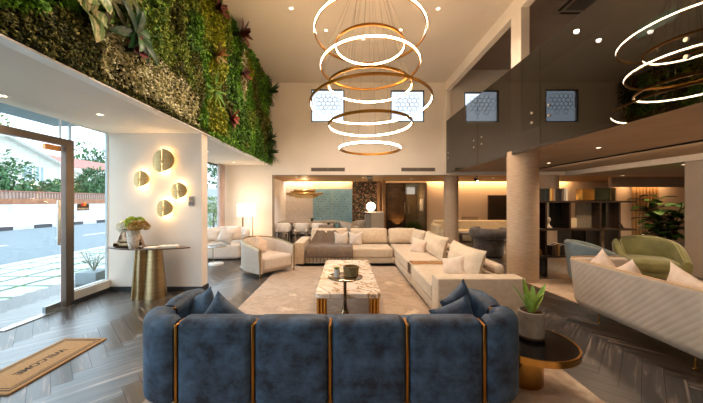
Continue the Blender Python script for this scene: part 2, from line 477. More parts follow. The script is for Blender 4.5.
# left facade bits
struct('wall_left', MB().box(XL-.04,-2.42,5.03,5.24,0,ZL), M('stub_wall_paint','ebe1d6',.75,col2='e5dbcf',scale=1.5), smooth=False)
struct('trim_4', MB().box(-2.50,-2.38,-2.6,YB,ZL-.003,ZL+.012), m_white, smooth=False)                   # bright lower edge of the planted wall
struct('wall_left', MB().box(-2.6,-2.50,-2.6,YB,ZL+.1,ZC), M('green_wall_backing','20240f',.9), smooth=False)
struct('wall_front', MB().box(-4.0,13.2,-2.75,-2.6,0,5.8), m_wall, smooth=False)
struct('wall_right', MB().box(7.0,7.35,-2.6,6.2,0,2.34), m_grey_wall, smooth=False)
struct('wall_right', MB().box(13.1,13.25,-2.6,13.1,0,5.8), m_taupe, smooth=False)
struct('trim_5', MB().box(6.94,7.06,-2.6,YB-.005,2.318,2.447), M('beam_paint','c9bfb4',.75), smooth=False)
# alcove at the right with a bulkhead
struct('wall_alcove', MB().box(9.8,13.2,11.0,11.12,0,2.34), m_taupe, smooth=False)
struct('trim_6', MB().box(9.2,13.2,10.4,10.52,2.0,2.34), m_taupe, smooth=False)
# rear walls
struct('wall_rear', cells(-2.7,13.2,0,2.62,YR,YR+.12,[(1.75,3.46,0,2.3)]), M('rear_wall_paint','dcc9b2',.75,col2='d6c2aa',scale=1.5), smooth=False)
struct('wall_dining', MB().box(-2.74,-2.62,YB+.15,YR,0,2.62), M('dining_wall_paint','e2dfe0',.75), smooth=False)
struct('wall_dining', MB().box(-2.62,-1.44,YR-.012,YR,0,2.62), M('dining_end_paint','e2dfe0',.75), smooth=False)
# skirtings
struct('baseboard_left', MB().box(XL,-2.41,5.005,5.03,0,.075).box(-2.42,-2.395,5.005,5.24,0,.075), m_skirt, smooth=False)
struct('baseboard_rear', MB().box(-2.62,1.7,YR-.02,YR,0,.09).box(3.5,9.7,YR-.02,YR,0,.09), m_skirt, smooth=False)
struct('baseboard_back', MB().box(XL,-2.335,YB-.02,YB,0,.075), m_skirt, smooth=False)

# street facade: sill, glass, steel portal
struct('trim_7', MB().box(-4.1,XL+.02,4.3,5.03,.065,.19), M('sill_paint','ece6df',.6), smooth=False, bevel=.004)
struct('baseboard_street', MB().box(-4.08,XL+.035,4.3,5.03,0,.065), m_skirt, smooth=False)
pf = MB().box(-4.02,XL+.03,4.225,4.35,0,2.38).box(-4.02,XL+.03,1.5,4.225,2.285,2.38).box(-4.02,XL+.03,1.5,1.64,0,2.285)
struct('trim_8', pf, m_steel, smooth=False, bevel=.005)
def window(n, x0, x1, y0, y1, z0, z1, along, fr_m, fw=.04, pane_m=None):
    """framed pane; along 'x' or 'y'"""
    root = thing('window_%d' % n, None, None); root['kind'] = 'structure'
    mb = MB()
    if along == 'x':
        for a in ((x0,x0+fw,z0,z1),(x1-fw,x1,z0,z1),(x0+fw,x1-fw,z0,z0+fw),(x0+fw,x1-fw,z1-fw,z1)): mb.box(a[0],a[1],y0,y1,a[2],a[3])
        pn = MB().box(x0+fw,x1-fw,(y0+y1)/2-.004,(y0+y1)/2+.004,z0+fw,z1-fw)
    else:
        for a in ((y0,y0+fw,z0,z1),(y1-fw,y1,z0,z1),(y0+fw,y1-fw,z0,z0+fw),(y0+fw,y1-fw,z1-fw,z1)): mb.box(x0,x1,a[0],a[1],a[2],a[3])
        pn = MB().box((x0+x1)/2-.005,(x0+x1)/2+.005,y0+fw,y1-fw,z0+fw,z1-fw)
    mb.obj('frame', fr_m, root, smooth=False); pn.obj('pane', pane_m or m_glass, root, smooth=False)
    return root
m_frost = GLASS('frosted_film', 'c2c5c6', 1.3)
hexm = M('hexagon_film', '6e7f88', .6)
for i,(a,b,c,d) in enumerate(WIN):
    w = window(i+1, a,b,YB-.01,YB+.05,c,d,'x', m_dark, .025, m_frost)
    hx = MB(); r = .082
    def hexa(cx, cz):
        hx.tube([(cx+r*.96*cos(pi/6+k*pi/3), YB+.012, cz+r*.96*sin(pi/6+k*pi/3)) for k in range(6)], .0055, 4, True)
    for rr in range(5):
        for q in range(7):
            cx = a+.1+q*r*1.732+(rr%2)*r*.866; cz = d-.2-rr*r*1.5
            if a+.1 < cx < b-.1 and c+.12 < cz < d-.1 and not (rr == 4 and q % 2): hexa(cx, cz)
    hx.obj('hexagon_film', hexm, w)
window(5, -4.03,-3.99, 4.35,5.03,.19,ZL,'y', M('pane_edge','c8d0d2',.3), .012)
window(6, -4.03,-3.99, 5.24,YB,.0,ZL,'y', m_steel, .05)
struct('window_7', MB().box(-4.015,-4.003,1.5,4.34,2.38,ZL).box(-4.015,-4.003,-2.6,1.5,0,ZL), m_glass, smooth=False)
struct('trim_9', MB().box(-4.02,-3.995,4.2,4.212,2.38,ZL), m_white, smooth=False)

# glass entrance door closed in the portal
d = thing('door_1', None, None); d['kind'] = 'structure'
MB().box(-4.013,-4.003,1.66,4.195,.03,2.275).obj('leaf', m_glass, d, smooth=False)
MB().box(-4.03,-3.985,3.98,4.2,2.20,2.275).obj('top_hinge', M('satin_copper','c9925e',.35,.8), d, bevel=.004)
MB().box(-4.03,-3.985,3.98,4.2,.01,.10).obj('bottom_hinge', M('satin_steel','a7adb2',.3,.9), d, bevel=.004)
hd = MB().box(-3.965,-3.945,4.11,4.155,.9,1.52).box(-4.003,-3.945,4.12,4.145,.98,1.0).box(-4.003,-3.945,4.12,4.145,1.42,1.44)
hd.obj('handle', M('handle_steel','d6d8d8',.3,.6), d, bevel=.003)
struct('trim_10', MB().box(-4.02,-3.93,3.45,4.34,.0,.012).box(-4.0,-3.975,1.6,3.45,0,.008), M('threshold_steel','b9bcbd',.3,.9), smooth=False)

# rear glass double door, dark room behind it with a stone wall
d = thing('door_2', None, None); d['kind'] = 'structure'
for x0,x1,hx in ((1.77,2.60,2.52),(2.62,3.44,2.70)):
    lf = MB().box(x0,x1,12.93,12.945,.02,2.29).obj('leaf', m_door_glass, d, smooth=False)
    MB().box(hx-.02,hx+.02,12.85,12.88,.98,1.5).box(hx-.012,hx+.012,12.88,12.93,1.05,1.08).box(hx-.012,hx+.012,12.88,12.93,1.40,1.43).obj('handle', M('door_bar_steel','b9b4aa',.25,.9), lf, bevel=.004)
MB().box(1.72,1.77,12.9,13.0,0,2.3).box(3.44,3.48,12.9,13.0,0,2.3).box(1.77,3.44,12.9,13.0,2.29,2.33).box(2.60,2.62,12.925,12.95,.02,2.29).obj('frame', m_walnut, d, smooth=False)
def stone():
    m, nt, b, out = nodes('dark_stone_bricks')
    v = coords(nt, (1,1,1), (R(90),0,0))
    br = nt.nodes.new('ShaderNodeTexBrick'); br.inputs['Scale'].default_value = 1.3
    for k,c in (('Color1','54473b'),('Color2','94806a'),('Mortar','1f1a15')): br.inputs[k].default_value = lin(c)
    br.inputs['Mortar Size'].default_value = .012; br.inputs['Brick Width'].default_value = .6; br.inputs['Row Height'].default_value = .22
    nt.links.new(v, br.inputs['Vector']); nt.links.new(br.outputs['Color'], b.inputs['Base Color']); b.inputs['Roughness'].default_value = .8
    bp = nt.nodes.new('ShaderNodeBump'); bp.inputs['Strength'].default_value = .5; nt.links.new(br.outputs['Fac'], bp.inputs['Height']); bp.invert = True
    nt.links.new(bp.outputs[0], b.inputs['Normal'])
    return m
m_stone = stone()
struct('wall_stone', MB().box(1.5,3.05,15.3,15.45,0,2.5), m_stone, smooth=False)
struct('wall_stone', MB().box(1.5,1.62,13.12,15.3,0,2.5), m_stone, smooth=False)
struct('wall_yard', MB().box(3.9,4.02,13.12,17,0,2.5).box(3.05,3.9,16.6,16.75,0,1.9), M('yard_wall_paint','8f8064',.8,col2='7d6f56',scale=3), smooth=False)

# decorative glass wall panels in the dining niche, floral wall covering, timber posts
m_teal = M('teal_panel', '9ccbe2', .25, col2='8cbdd8', scale=2)
for x0,x1 in ((-1.43,-.60),(-.59,.26)):
    p = thing('window_%d' % (8 if x0 < -1 else 9), None, None); p['kind'] = 'structure'
    MB().box(x0,x1,12.93,12.96,.02,2.04).obj('pane', m_teal, p, smooth=False)
    dots = MB()
    for i in range(14):
        for j in range(7):
            x = x0+.07+j*.117+(i%2)*.055; z = .55+i*.105
            if x < x1-.03 and (i*7+j*3) % 5 != 0:
                s = .012+.006*((i+j)%3); dots.prism([(x+s*cos(k*pi/3), z+s*sin(k*pi/3)) for k in range(6)], 0, .004, Matrix(((1,0,0,0),(0,0,-1,12.93),(0,1,0,0),(0,0,0,1))))
    dots.obj('hexagon_dots', M('panel_dots','33566a',.3), p, smooth=False)
    MB().box(x0,x1,12.925,12.93,1.40,1.405).box(x0,x1,12.925,12.93,1.72,1.725).obj('etched_lines', M('panel_line','93bccb',.4), p, smooth=False)
def floral():
    m, nt, b, out = nodes('floral_wallpaper')
    v = coords(nt); vo = nt.nodes.new('ShaderNodeTexVoronoi'); vo.inputs['Scale'].default_value = 24; vo.inputs['Randomness'].default_value = 1
    n = nt.nodes.new('ShaderNodeTexNoise'); n.inputs['Scale'].default_value = 14; nt.links.new(v, n.inputs['Vector'])
    ad = nt.nodes.new('ShaderNodeMix'); ad.data_type = 'RGBA'; ad.blend_type = 'ADD'; ad.inputs['Factor'].default_value = .12
    nt.links.new(v, ad.inputs['A']); nt.links.new(n.outputs['Color'], ad.inputs['B']); nt.links.new(ad.outputs['Result'], vo.inputs['Vector'])
    sp = nt.nodes.new('ShaderNodeSeparateColor'); nt.links.new(vo.outputs['Color'], sp.inputs[0])
    r = ramp(nt, [(0,'17120e'),(.3,'33271c'),(.5,'5a4430'),(.66,'4a4c32'),(.76,'9a7c5a'),(.88,'a8654e'),(.94,'c9a985'),(1,'5f7479')], 'CONSTANT')
    nt.links.new(sp.outputs[0], r.inputs['Fac']); nt.links.new(r.outputs['Color'], b.inputs['Base Color']); b.inputs['Roughness'].default_value = .6
    return m
struct('wall_floral', MB().box(.28,1.34,12.9,12.97,0,2.40), floral(), smooth=False)
struct('trim_11', MB().box(1.32,1.40,12.4,12.9,0,2.34).box(1.46,1.57,11.9,12.1,0,2.34), M('timber_post','a97f56',.5,col2='8f6843',scale=3,stretch=(1,1,8)), smooth=False, bevel=.005)
struct('wall_mirror', MB().box(1.58,1.72,12.93,12.97,0,2.32), m_bronze_mir, smooth=False)
# columns
for x,y,r,zt in ((3.385,5.75,.27,ZS),(3.5,10.0,.235,2.34),(6.6,9.75,.27,2.34)):
    c = MB().lathe([(r,0),(r,.4),(r,.8),(r,1.2),(r,1.6),(r,2.0),(r,zt)], (0,0,0), 48).obj('column', m_column, None, loc=(x,y,0)); c['kind'] = 'structure'
# upstairs: floor, partition
struct('wall_upper', MB().box(6.2,6.34,5.2,YB,2.75,5.67), M('upper_partition','6d5340',.7), smooth=False)
struct('wall_upper', MB().box(9.2,9.3,-2.6,6.6,2.75,5.67), M('upper_wall_paint','9a8a7c',.75), smooth=False)

# smoked glass balustrade panels with steel standoffs
gp = None
for y0,y1,lb in ((7.13,9.36,'far'),(4.84,7.11,'middle'),(2.55,4.82,'near'),(.26,2.53,'out')):
    t = thing('glass_balustrade_panel', {'far':'smoked glass balcony panel nearest the end wall of the tall hall','middle':'smoked glass balcony panel in the middle of the run, above the near round column','near':'smoked glass balcony panel at the right edge of view, reflecting the ring chandelier','out':'smoked glass balcony panel beside the camera'}[lb], 'balustrade panel', (XB,0,0), 0, 'smoked glass panels along the balcony')
    MB().box(-.012,0,y0,y1,2.375,4.012).obj('pane', m_smoke, t, smooth=False)
    for yy in (y0+.20, y1-.20):
        for z in (2.825,2.985):
            MB().cyl((-.03,yy,z),(.06,yy,z),.02,n=14).obj('standoff_bolt', M('bolt_steel','d8cdbb',.3,.6) if gp is None else gp, t)
            gp = bpy.data.materials['bolt_steel']
# ------------------------------------------------------------------ blue velvet sofa seen from behind
sf = thing('sofa', 'navy blue velvet sofa seen from behind, channelled back with gold strips', 'sofa', (-.110,2.04,.010)); sf.scale = (1.02,1,1)
MB().rbox((0,.47,.20),(1.14,.40,.13),.04).obj('base', m_velvet, sf)
for k in range(4):
    x = -.785+k*.5236
    MB().rbox((x,.095,.372),(.2505,.085,.30),.05,n=6,seg=5,puff=(0,.012,.004)).obj('back_panel', m_velvet, sf)
for k in range(3):
    x = -.78+k*.78
    MB().rbox((x,.56,.325),(.385,.32,.075),.05,n=6,puff=(0,0,.02)).obj('seat_cushion', m_velvet, sf)
for k in range(5):
    x = -1.047+k*.5236
    MB().box(x-.0125,x+.0125,.026,.165,.08,.640).obj('gold_strip', m_strip, sf, bevel=.008)
def velvet_sec(th, z0, z1, r=.075, bul=.012):
    h = th/2; L = []
    for cx,cz,a0 in ((h-r,z1-r,0),(-(h-r),z1-r,pi/2),(-(h-r),z0+r*.6,pi),(h-r,z0+r*.6,3*pi/2)):
        for k in range(5):
            a = a0+pi/2*k/4; L.append((cx+r*cos(a), cz+(r if a0 < pi else r*.6)*sin(a)))
    return L
for s in (-1,1):
    # rounded corner channel, swept from the back round to the arm
    pc = [(-1.065,.095),(-1.10,.095)]+[(-1.10-.195*sin(a), .095+.195-.195*cos(a)) for a in [pi/2*k/10 for k in range(1,11)]]+[(-1.295,.36)]
    p2 = [(-1.293,.392),(-1.29,.5),(-1.285,.7),(-1.28,.86)]
    def endround(path):
        N = len(path)
        def f(i, t):
            e = 1
            if i in (0, N-1): e = .80
            return [(o*e, .385+(z-.385)*(e*.5+.5)) for o,z in velvet_sec(.175,.07,.68)]
        return f
    a = MB().sweep([(x*s if s > 0 else x, y) for x,y in pc] if s < 0 else [(-x, y) for x,y in pc], endround(pc))
    a.obj('corner_channel', m_velvet, sf)
    MB().sweep([(x if s < 0 else -x, y) for x,y in p2], endround(p2)).obj('arm', m_velvet, sf)
    MB().box(-.06,.06,-.011,.011,.08,.640, T(s*1.295,.376,0)).obj('gold_strip', m_strip, sf, bevel=.008)
for x,y in ((-1.0,.2),(1.0,.2),(-1.0,.78),(1.0,.78)):
    MB().box(x-.03,x+.03,y-.03,y+.03,0,.075).obj('leg', m_dark, sf)
def cushion(name, label, mat, w, h, t, loc, rot, group=None, chop=0, seed=0, cat='cushion'):
    o = MB().pillow(w,h,t,None,chop,12,seed).obj(name, mat, None, ang=80)
    o.location = loc; o.rotation_euler = rot
    return tag(o, label, cat, group)
g = 'blue velvet cushions on the sofa'
cushion('cushion','blue velvet cushion leaning on the left arm of the navy sofa', m_velvet,.37,.36,.14,(-1.225,2.56,.555),(R(-10),R(-24),R(-40)),g,0,1)
cushion('cushion','blue velvet cushion in front of the left pair, its peak behind the navy sofa back', m_velvet,.38,.36,.14,(-.985,2.39,.525),(R(-12),R(34),R(-8)),g,0,2)
cushion('cushion','blue velvet cushion leaning on the right arm of the navy sofa', m_velvet,.37,.36,.14,(1.01,2.66,.56),(R(-10),R(-24),R(34)),g,0,3)
cushion('cushion','blue velvet cushion in front of the right pair, low behind the navy sofa back', m_velvet,.36,.34,.14,(.885,2.41,.525),(R(-12),R(-18),R(10)),g,0,4)

# ------------------------------------------------------------------ beige sectional sofa
st = thing('sectional_sofa', 'large beige linen corner sofa with loose back cushions around the coffee table', 'sofa', (0,0,.010))
b = MB().rbox((.08,7.62,.105),(1.05,.60,.065),.015,1,2).rbox((1.69,5.95,.105),(.555,1.98,.065),.015,1,2)
b.obj('base', m_linen, st)
b = MB().rbox((.08,8.08,.31),(1.05,.11,.21),.03,1,2).rbox((2.13,6.08,.28),(.10,2.09,.20),.03,1,2).rbox((1.6,8.08,.31),(.5,.11,.21),.03,1,2)
b.obj('back_frame', m_linen, st)
MB().box(-.95,1.10,7.05,8.1,.012,.04).box(1.17,2.2,4.0,8.1,.012,.04).box(1.17,2.2,3.75,3.95,.012,.04).box(-1.16,-1.0,6.98,8.15,.012,.04).box(1.2,1.3,3.8,3.9,0,.012).box(2.0,2.1,7.9,8.0,0,.012).box(-1.1,-1.05,7,7.1,0,.012).box(-1.1,-1.05,8,8.1,0,.012).obj('plinth', m_dark, st, smooth=False)
def seatc(cx,cy,hx,hy,sd): MB().rbox((cx,cy,.284),(hx,hy,.112),.04,8,3,(0,0,.016),.004,5,seed=sd).obj('seat_cushion', m_linen, st)
seatc(.075,7.38,1.02,.38,1); seatc(1.585,6.63,.445,1.12,2); seatc(1.565,4.595,.435,.60,3)
MB().rbox((-1.09,7.57,.285),(.115,.63,.248),.018,2,2).obj('arm_box', m_linen, st)
MB().rbox((1.685,3.845,.285),(.548,.135,.248),.018,2,2).obj('arm_box', m_linen, st)
tr = MB().rbox((1.57,5.35,.22),(.44,.125,.18),.012,1,2).obj('tray_insert', m_linen, st)
MB().box(1.15,2.0,5.235,5.465,.40,.412).obj('brass_tray', m_gold, tr, smooth=False)
MB().box(1.118,1.13,5.25,5.45,.22,.40).obj('end_panel', m_walnut, tr, smooth=False)
def backc(c, h, rot, sd, wobble=.012):
    MB().rbox((0,0,0),h,min(h)*.75,9,4,(0,.05,.0) if h[1] < h[0] else (.05,0,0),wobble,4,T(*c,*rot),sd).obj('back_cushion', m_linen, st, ang=80)
backc((-.43,7.80,.60),(.475,.085,.195),(R(-12),0,0),1)
backc((.585,7.80,.60),(.485,.085,.195),(R(-12),0,0),2)
backc((1.46,7.80,.60),(.36,.085,.195),(R(-12),0,0),3)
backc((1.78,7.30,.60),(.09,.30,.20),(0,R(14),R(12)),4)
for k,(y,w) in enumerate(((6.24,1.42),(4.66,1.26))):
    MB().pillow(w,.47,.27,T(1.83,y,.595,R(-15),0,R(-90)),0,16,k+3).obj('back_cushion', m_linen, st, ang=80)
for y0,y1 in ((4.12,5.0),(5.45,6.9)):
    MB().rbox((2.13,(y0+y1)/2,.548),(.075,(y1-y0)/2,.07),.068,4,4).obj('bolster', m_linen, st)
cushion('cushion','small blush cushion on the near seat of the beige corner sofa', m_pink,.40,.30,.12,(1.60,4.48,.53),(R(-20),R(-16),R(-52)),None,0,5)
cushion('cushion','small blush cushion by the corner of the beige corner sofa', m_pink,.36,.33,.12,(1.55,6.42,.545),(R(-14),R(8),R(-40)),None,0,6)
cushion('cushion','white cushion with a dented top on the corner sofa, next to the taupe throw', m_boucle,.36,.36,.14,(-.12,7.55,.565),(R(-14),0,R(4)),'white cushions on the corner sofa',.13,7)
cushion('cushion','white cushion with a dented top on the corner sofa, right of its twin', m_boucle,.36,.36,.14,(.24,7.55,.565),(R(-14),0,R(-4)),'white cushions on the corner sofa',.13,8)
# throw over the back and the seat, with fringes
th = thing('throw_blanket', 'taupe fringed throw draped over the left end of the beige corner sofa', 'throw', (0,0,0))
prof = [(8.27,.45),(8.26,.62),(8.16,.84),(8.02,.885),(7.88,.865),(7.71,.75),(7.60,.58),(7.54,.46),(7.42,.432),(7.2,.43),(7.02,.425),(6.955,.36),(6.945,.26),(6.94,.20)]
acc = [0]
for a,bq in zip(prof,prof[1:]): acc.append(acc[-1]+math.dist(a,bq))
def throw_at(u, t):
    s = t*acc[-1]; k = max(i for i in range(len(acc)-1) if acc[i] <= s+1e-9)
    f = (s-acc[k])/(acc[k+1]-acc[k]); y = prof[k][0]*(1-f)+prof[k+1][0]*f; z = prof[k][1]*(1-f)+prof[k+1][1]*f
    e = min(1,max(0,(t-.36)/.34)); e = e*e*(3-2*e); xl = -.72*(1-e)-.93*e; xr = -.34*(1-e)+.16*e
    x = xl+(xr-xl)*u
    fold = .5+.5*cos(u*2*pi*3.0+.8*sin(t*5))
    d = .045*fold*(1-.4*e)*min(1,max(.15,(t-.30)/.15))
    q = min(1,max(0,(t-.40)/.12)); dy = -d*q; dz = d*.6*min(1,max(0,(t-.60)/.1)) if t < .86 else 0
    return (x, y+dy, z+dz)
bl = MB().grid(lambda u,t: throw_at(u,t), 48, 44)
o = bl.obj('blanket', m_throw, th, ang=80); q = o.modifiers.new('thick','SOLIDIFY'); q.thickness = .012; q.offset = 1
fg = MB()
for i in range(14):
    u = i/13; p = throw_at(u, 1.0)
    if i % 2 == 0: fg.tube([(p[0],p[1]-.004,p[2]),(p[0]+.008,p[1]-.01,p[2]-.06),(p[0]-.006,p[1]-.006,p[2]-.13)],.0065,5)
    else: fg.tube([(p[0],p[1]-.004,p[2]),(p[0]+.003,p[1]-.012,p[2]-.1)],.0065,5)
fg.obj('fringe', M('fringe_brown','4a3b30',.95), th)

# ------------------------------------------------------------------ rugs, coffee table, drink table
def ruglab(name, x0,x1,y0,y1, mtx, label):
    o = MB().rbox((0,0,.006),((x1-x0)/2,(y1-y0)/2,.006),.005,2,2).obj(name, m_rug); o.matrix_world = mtx
    return tag(o, label, 'rug')
ruglab('rug',-1.51,1.92,1.2,6.9,T((1.92-1.51)/2,4.05,0),'large beige silky rug under the coffee table and navy sofa')
ruglab('rug',0,3.4,0,4.2,T(5.15,3.75,0,0,0,R(4)),'beige rug under the quilted sofa and green armchair')
def rrect(hx,hy,r,n=6):
    L = []
    for cx,cy,a0 in ((hx-r,hy-r,0),(-(hx-r),hy-r,pi/2),(-(hx-r),-(hy-r),pi),(hx-r,-(hy-r),1.5*pi)):
        L += [(cx+r*cos(a0+pi/2*k/n), cy+r*sin(a0+pi/2*k/n)) for k in range(n+1)]
    return L
ct = thing('coffee_table', 'rectangular veined marble coffee table on fluted brass legs', 'table', (.025,4.855,.012))
MB().prism(rrect(.42,1.095,.09),.27,.33).obj('marble_top', m_marble, ct, bevel=.008)
for sx in (-1,1):
    for sy in (-1,1):
        lg = MB()
        for i in range(3):
            for j in range(3):
                if i == 1 and j == 1: continue
                lg.cyl((sx*(.335)+(i-1)*.042, sy*(.985)+(j-1)*.042,0),(sx*.335+(i-1)*.042, sy*.985+(j-1)*.042,.27),.023,n=12)
        lg.obj('leg', m_brass, ct)
dt = thing('drink_table', 'small round smoked-mirror pedestal table in front of the marble coffee table', 'table', (-.012,3.60,.012))
MB().lathe([(.205,.575),(.212,.58),(.212,.59),(.205,.595)],n=40).obj('round_top', M('tray_mirror','c2ad96',.1,.95), dt)
MB().lathe([(.10,.10),(.055,.13),(.028,.22),(.02,.32),(.02,.50),(.028,.575)],n=20).obj('stem', m_bronze_mir, dt)
MB().box(-.115,.115,-.09,.09,0,.10).obj('base', m_dark_mir, dt, bevel=.004)
bw = MB().lathe([(.07,0),(.086,.01),(.088,.05),(.092,.115),(.092,.12),(.078,.12),(.074,.05),(.0,.045)],n=72,fl=lambda t:1+.035*cos(24*t)).obj('bowl', M('bronze_fluted','b59c6c',.28,.75,col2='94805a',scale=4), None, loc=(.06,3.60,.607)); tag(bw,'fluted bronze bowl on the small round pedestal table','bowl')
vs_ = thing('small_plant_pot', 'tiny green plant in a clear glass beside the bronze bowl', 'plant pot', (-.11,3.56,.607))
MB().lathe([(.03,0),(.034,.004),(.036,.09),(.032,.09),(.030,.008),(0,.008)],n=20).obj('glass', M('milky_glass','d8d6d0',.2), vs_)
lf = MB()
for k in range(22):
    a = random.random()*6.3; lf.leaf((.012*cos(a),.012*sin(a),.085),(cos(a),sin(a),.6+random.random()*1.2),(0,0,1),.045,.025)
lf.obj('leaves', ISL('lime_leaf',[(0,'7f8f35'),(1,'b9bf5d')]), vs_, smooth=False)

# ------------------------------------------------------------------ boucle armchair with a brass rail
ac = thing('armchair', 'cream boucle barrel armchair with brass rail and legs, left of the coffee table', 'armchair', (-1.74,6.43,0), R(51)); ac.scale = (1.1,1.1,1.0)
pth = upath(.74,.80,.40)
NP = len(pth)
def zt(i):
    t = abs(i-(NP-1)/2)/((NP-1)/2); return .555+.155*(1-t**1.6)
MB().sweep(pth, usec(.075,.08,lambda i: zt(i)-.0, .05)).obj('backrest', m_boucle, ac)
MB().tube([(x*1.0+(0),y,zt(i)+.004) for i,(x,y) in enumerate([(px+.05*(zt(j)-.08)*(-1 if px<-.3 else (1 if px>.3 else px/.3)), py+(.05*(zt(j)-.08) if py>.2 else 0)) for j,(px,py) in enumerate(pth)])],.021,8).obj('rail', m_brass_soft, ac)
MB().rbox((0,-.045,.255),(.335,.375,.135),.06,6,4,(0,0,.02)).obj('seat_cushion', m_boucle, ac)
MB().rbox((0,0,.105),(.33,.36,.03),.02,2,2).obj('base', m_boucle, ac)
for x,y,h in ((-.39,-.40,.55),(.39,-.40,.55)): MB().cyl((x,y,0),(x,y,h),.013,.024,10).obj('leg', m_brass_soft, ac)
for x,y in ((-.27,.27),(.27,.27)): MB().cyl((x,y,0),(x,y,.09),.011,.016,10).obj('leg', m_brass_soft, ac)
cushion('cushion','pink-beige cushion propped inside the boucle barrel armchair', m_pink,.34,.33,.13,(-1.83,6.47,.56),(R(-16),R(25),R(60)),None,0,9)

# ------------------------------------------------------------------ white loveseat by the curtain with its cushions
lv = thing('loveseat', 'white boucle curved loveseat by the window and floor lamp', 'sofa', (-3.25,8.12,0), R(8))
p = upath(1.06,.84,.42)
MB().sweep(p, usec(.13,.03,lambda i:.80-.14*(abs(i-15)/15)**2,.04)).obj('backrest', m_boucle, lv)
MB().rbox((0,-.06,.215),(.47,.40,.20),.09,6,4,(0,0,.015)).obj('seat', m_boucle, lv)
g = 'cushions on the white loveseat'
cushion('cushion','pale cushion on the white loveseat, nearest the pale wall stub', m_pink,.38,.36,.14,(-3.48,7.86,.63),(R(-16),R(8),R(14)),g,0,10)
cushion('cushion','pale cushion on the white loveseat, lowest and nearest the barrel armchair', m_boucle,.36,.34,.14,(-3.10,7.72,.60),(R(-16),R(20),R(20)),g,0,11)
cushion('cushion','pale cushion on the white loveseat, under the lamp shade', m_pink,.38,.38,.13,(-2.98,8.02,.64),(R(-14),R(-6),R(24)),g,0,12)
ss = thing('side_table', 'small round metal side table with magazines, before the white loveseat', 'table', (-3.10,7.15,0))
MB().lathe([(.235,.425),(.24,.43),(.24,.438),(.235,.442)],n=36).obj('round_top', M('pale_steel','b9b3a9',.25,.9), ss)
MB().cyl((-.07,0,.02),(-.07,0,.43),.011,n=10).obj('stem', m_brass_soft, ss)
MB().lathe([(.17,0),(.17,.035),(.16,.04)],n=36).obj('base', m_white, ss)
MB().box(-.11,.10,-.07,.07,0,.012,T(0,0,0,0,0,.3)).obj('cover', M('magazine_dark','4a4b50',.4,col2='8f8b85',scale=14), None, loc=(-3.11,7.13,.442)); mg = bpy.data.objects['cover']; mg.name = 'magazine'; tag(mg,'grey magazine lying on the small round side table','magazine')
# floor lamp
fp = thing('floor_lamp', 'floor lamp with lit white drum shade on slim brass legs', 'lamp', (-2.99,8.98,0))
MB().lathe([(.25,1.06),(.25,1.43),(.244,1.43),(.244,1.06)],n=40).obj('lamp_shade', m_lamp, fp)
for k in range(3):
    a = .4+k*2*pi/3; MB().cyl((.19*cos(a),.19*sin(a),.02),(.19*cos(a),.19*sin(a),1.16),.013,n=10).obj('leg', M('lamp_leg','8a7257',.35,.8) if k == 0 else bpy.data.materials['lamp_leg'], fp)
MB().tube([(.19*cos(2*pi*k/30),.19*sin(2*pi*k/30),1.12) for k in range(30)],.008,6,True).obj('ring', bpy.data.materials['lamp_leg'], fp)
MB().tube([(.19*cos(2*pi*k/30),.19*sin(2*pi*k/30),.012) for k in range(30)],.012,6,True).obj('ring', bpy.data.materials['lamp_leg'], fp)
# curtain
cu = MB().grid(lambda u,t: (-3.84+.045*sin(u*2*pi*6)+.01*sin(u*40), 9.02+u*.43, 2.62*(1-t)+.015), 90, 6)
o = cu.obj('curtain', M('mauve_curtain','d4bfba',.9,col2='c8b1ab',scale=3), None, ang=80); tag(o,'mauve full-length curtain gathered at the far end of the street window','curtain')
q = o.modifiers.new('thick','SOLIDIFY'); q.thickness = .006

# ------------------------------------------------------------------ console with sculpture, vase, papers
cs = thing('console_table', 'leaf-shaped console table on a tapering bronze pedestal, by the pale wall stub', 'table', (-3.10,4.72,0))
def lensxy(hw, hd, n=24):
    L = []
    for s in (1,-1):
        for k in range(n):
            t = -1+2*k/n; t = t if s < 0 else -t
            L.append((t*hw, -s*hd*(max(0,1-abs(t)**2.2))))
    return L
MB().prism(lensxy(.655,.215),.765,.785).obj('top', M('console_top','6d5a48',.2,.4,col2='4f4236',scale=6), cs, bevel=.004)
def petal(cx,cy,rx,ry,top,a0=0):
    m = MB(); n = 28; vs = []
    for z,f in ((0,1),(.765,top)):
        for k in range(n):
            a = 2*pi*k/n; vs.append((cx*(.62+.38*f)+rx*f*cos(a+a0), cy*f+ry*f*sin(a+a0), z))
    m.add(vs, [(k,(k+1)%n,n+(k+1)%n,n+k) for k in range(n)]+[tuple(range(n)),tuple(range(n,2*n))])
    return m
petal(-.185,.02,.055,.15,.62).obj('pedestal_petal', m_brass_soft, cs)
petal(-.07,-.01,.085,.16,.8).obj('pedestal_petal', m_brass_soft, cs)
petal(.105,0,.165,.17,.62).obj('pedestal_petal', m_brass_soft, cs)
sc = thing('mirror_sculpture', 'bronze mirrored triangular sculpture standing on the console behind the vase', 'sculpture', (-3.43,4.77,.785))
MB().add([(-.225,-.02,0),(.215,-.02,0),(.215,.04,0),(-.225,.04,0),(-.075,-.005,.40),(.07,-.005,.40),(.07,.03,.40),(-.075,.03,.40)],[(0,1,2,3),(4,5,6,7),(0,1,5,4),(1,2,6,5),(2,3,7,6),(3,0,4,7)]).obj('plate', M('rose_mirror','c9a58a',.1,.9), sc, smooth=False)
MB().rbox((-.03,-.075,.04),(.17,.035,.035),.02,2,2).rbox((.02,-.1,.1),(.12,.03,.02),.015,2,2).obj('foot', m_bronze_mir, sc)
vz = thing('flower_vase', 'pale textured vase of white, green and peach flowers on the console', 'vase', (-3.26,4.60,.785))
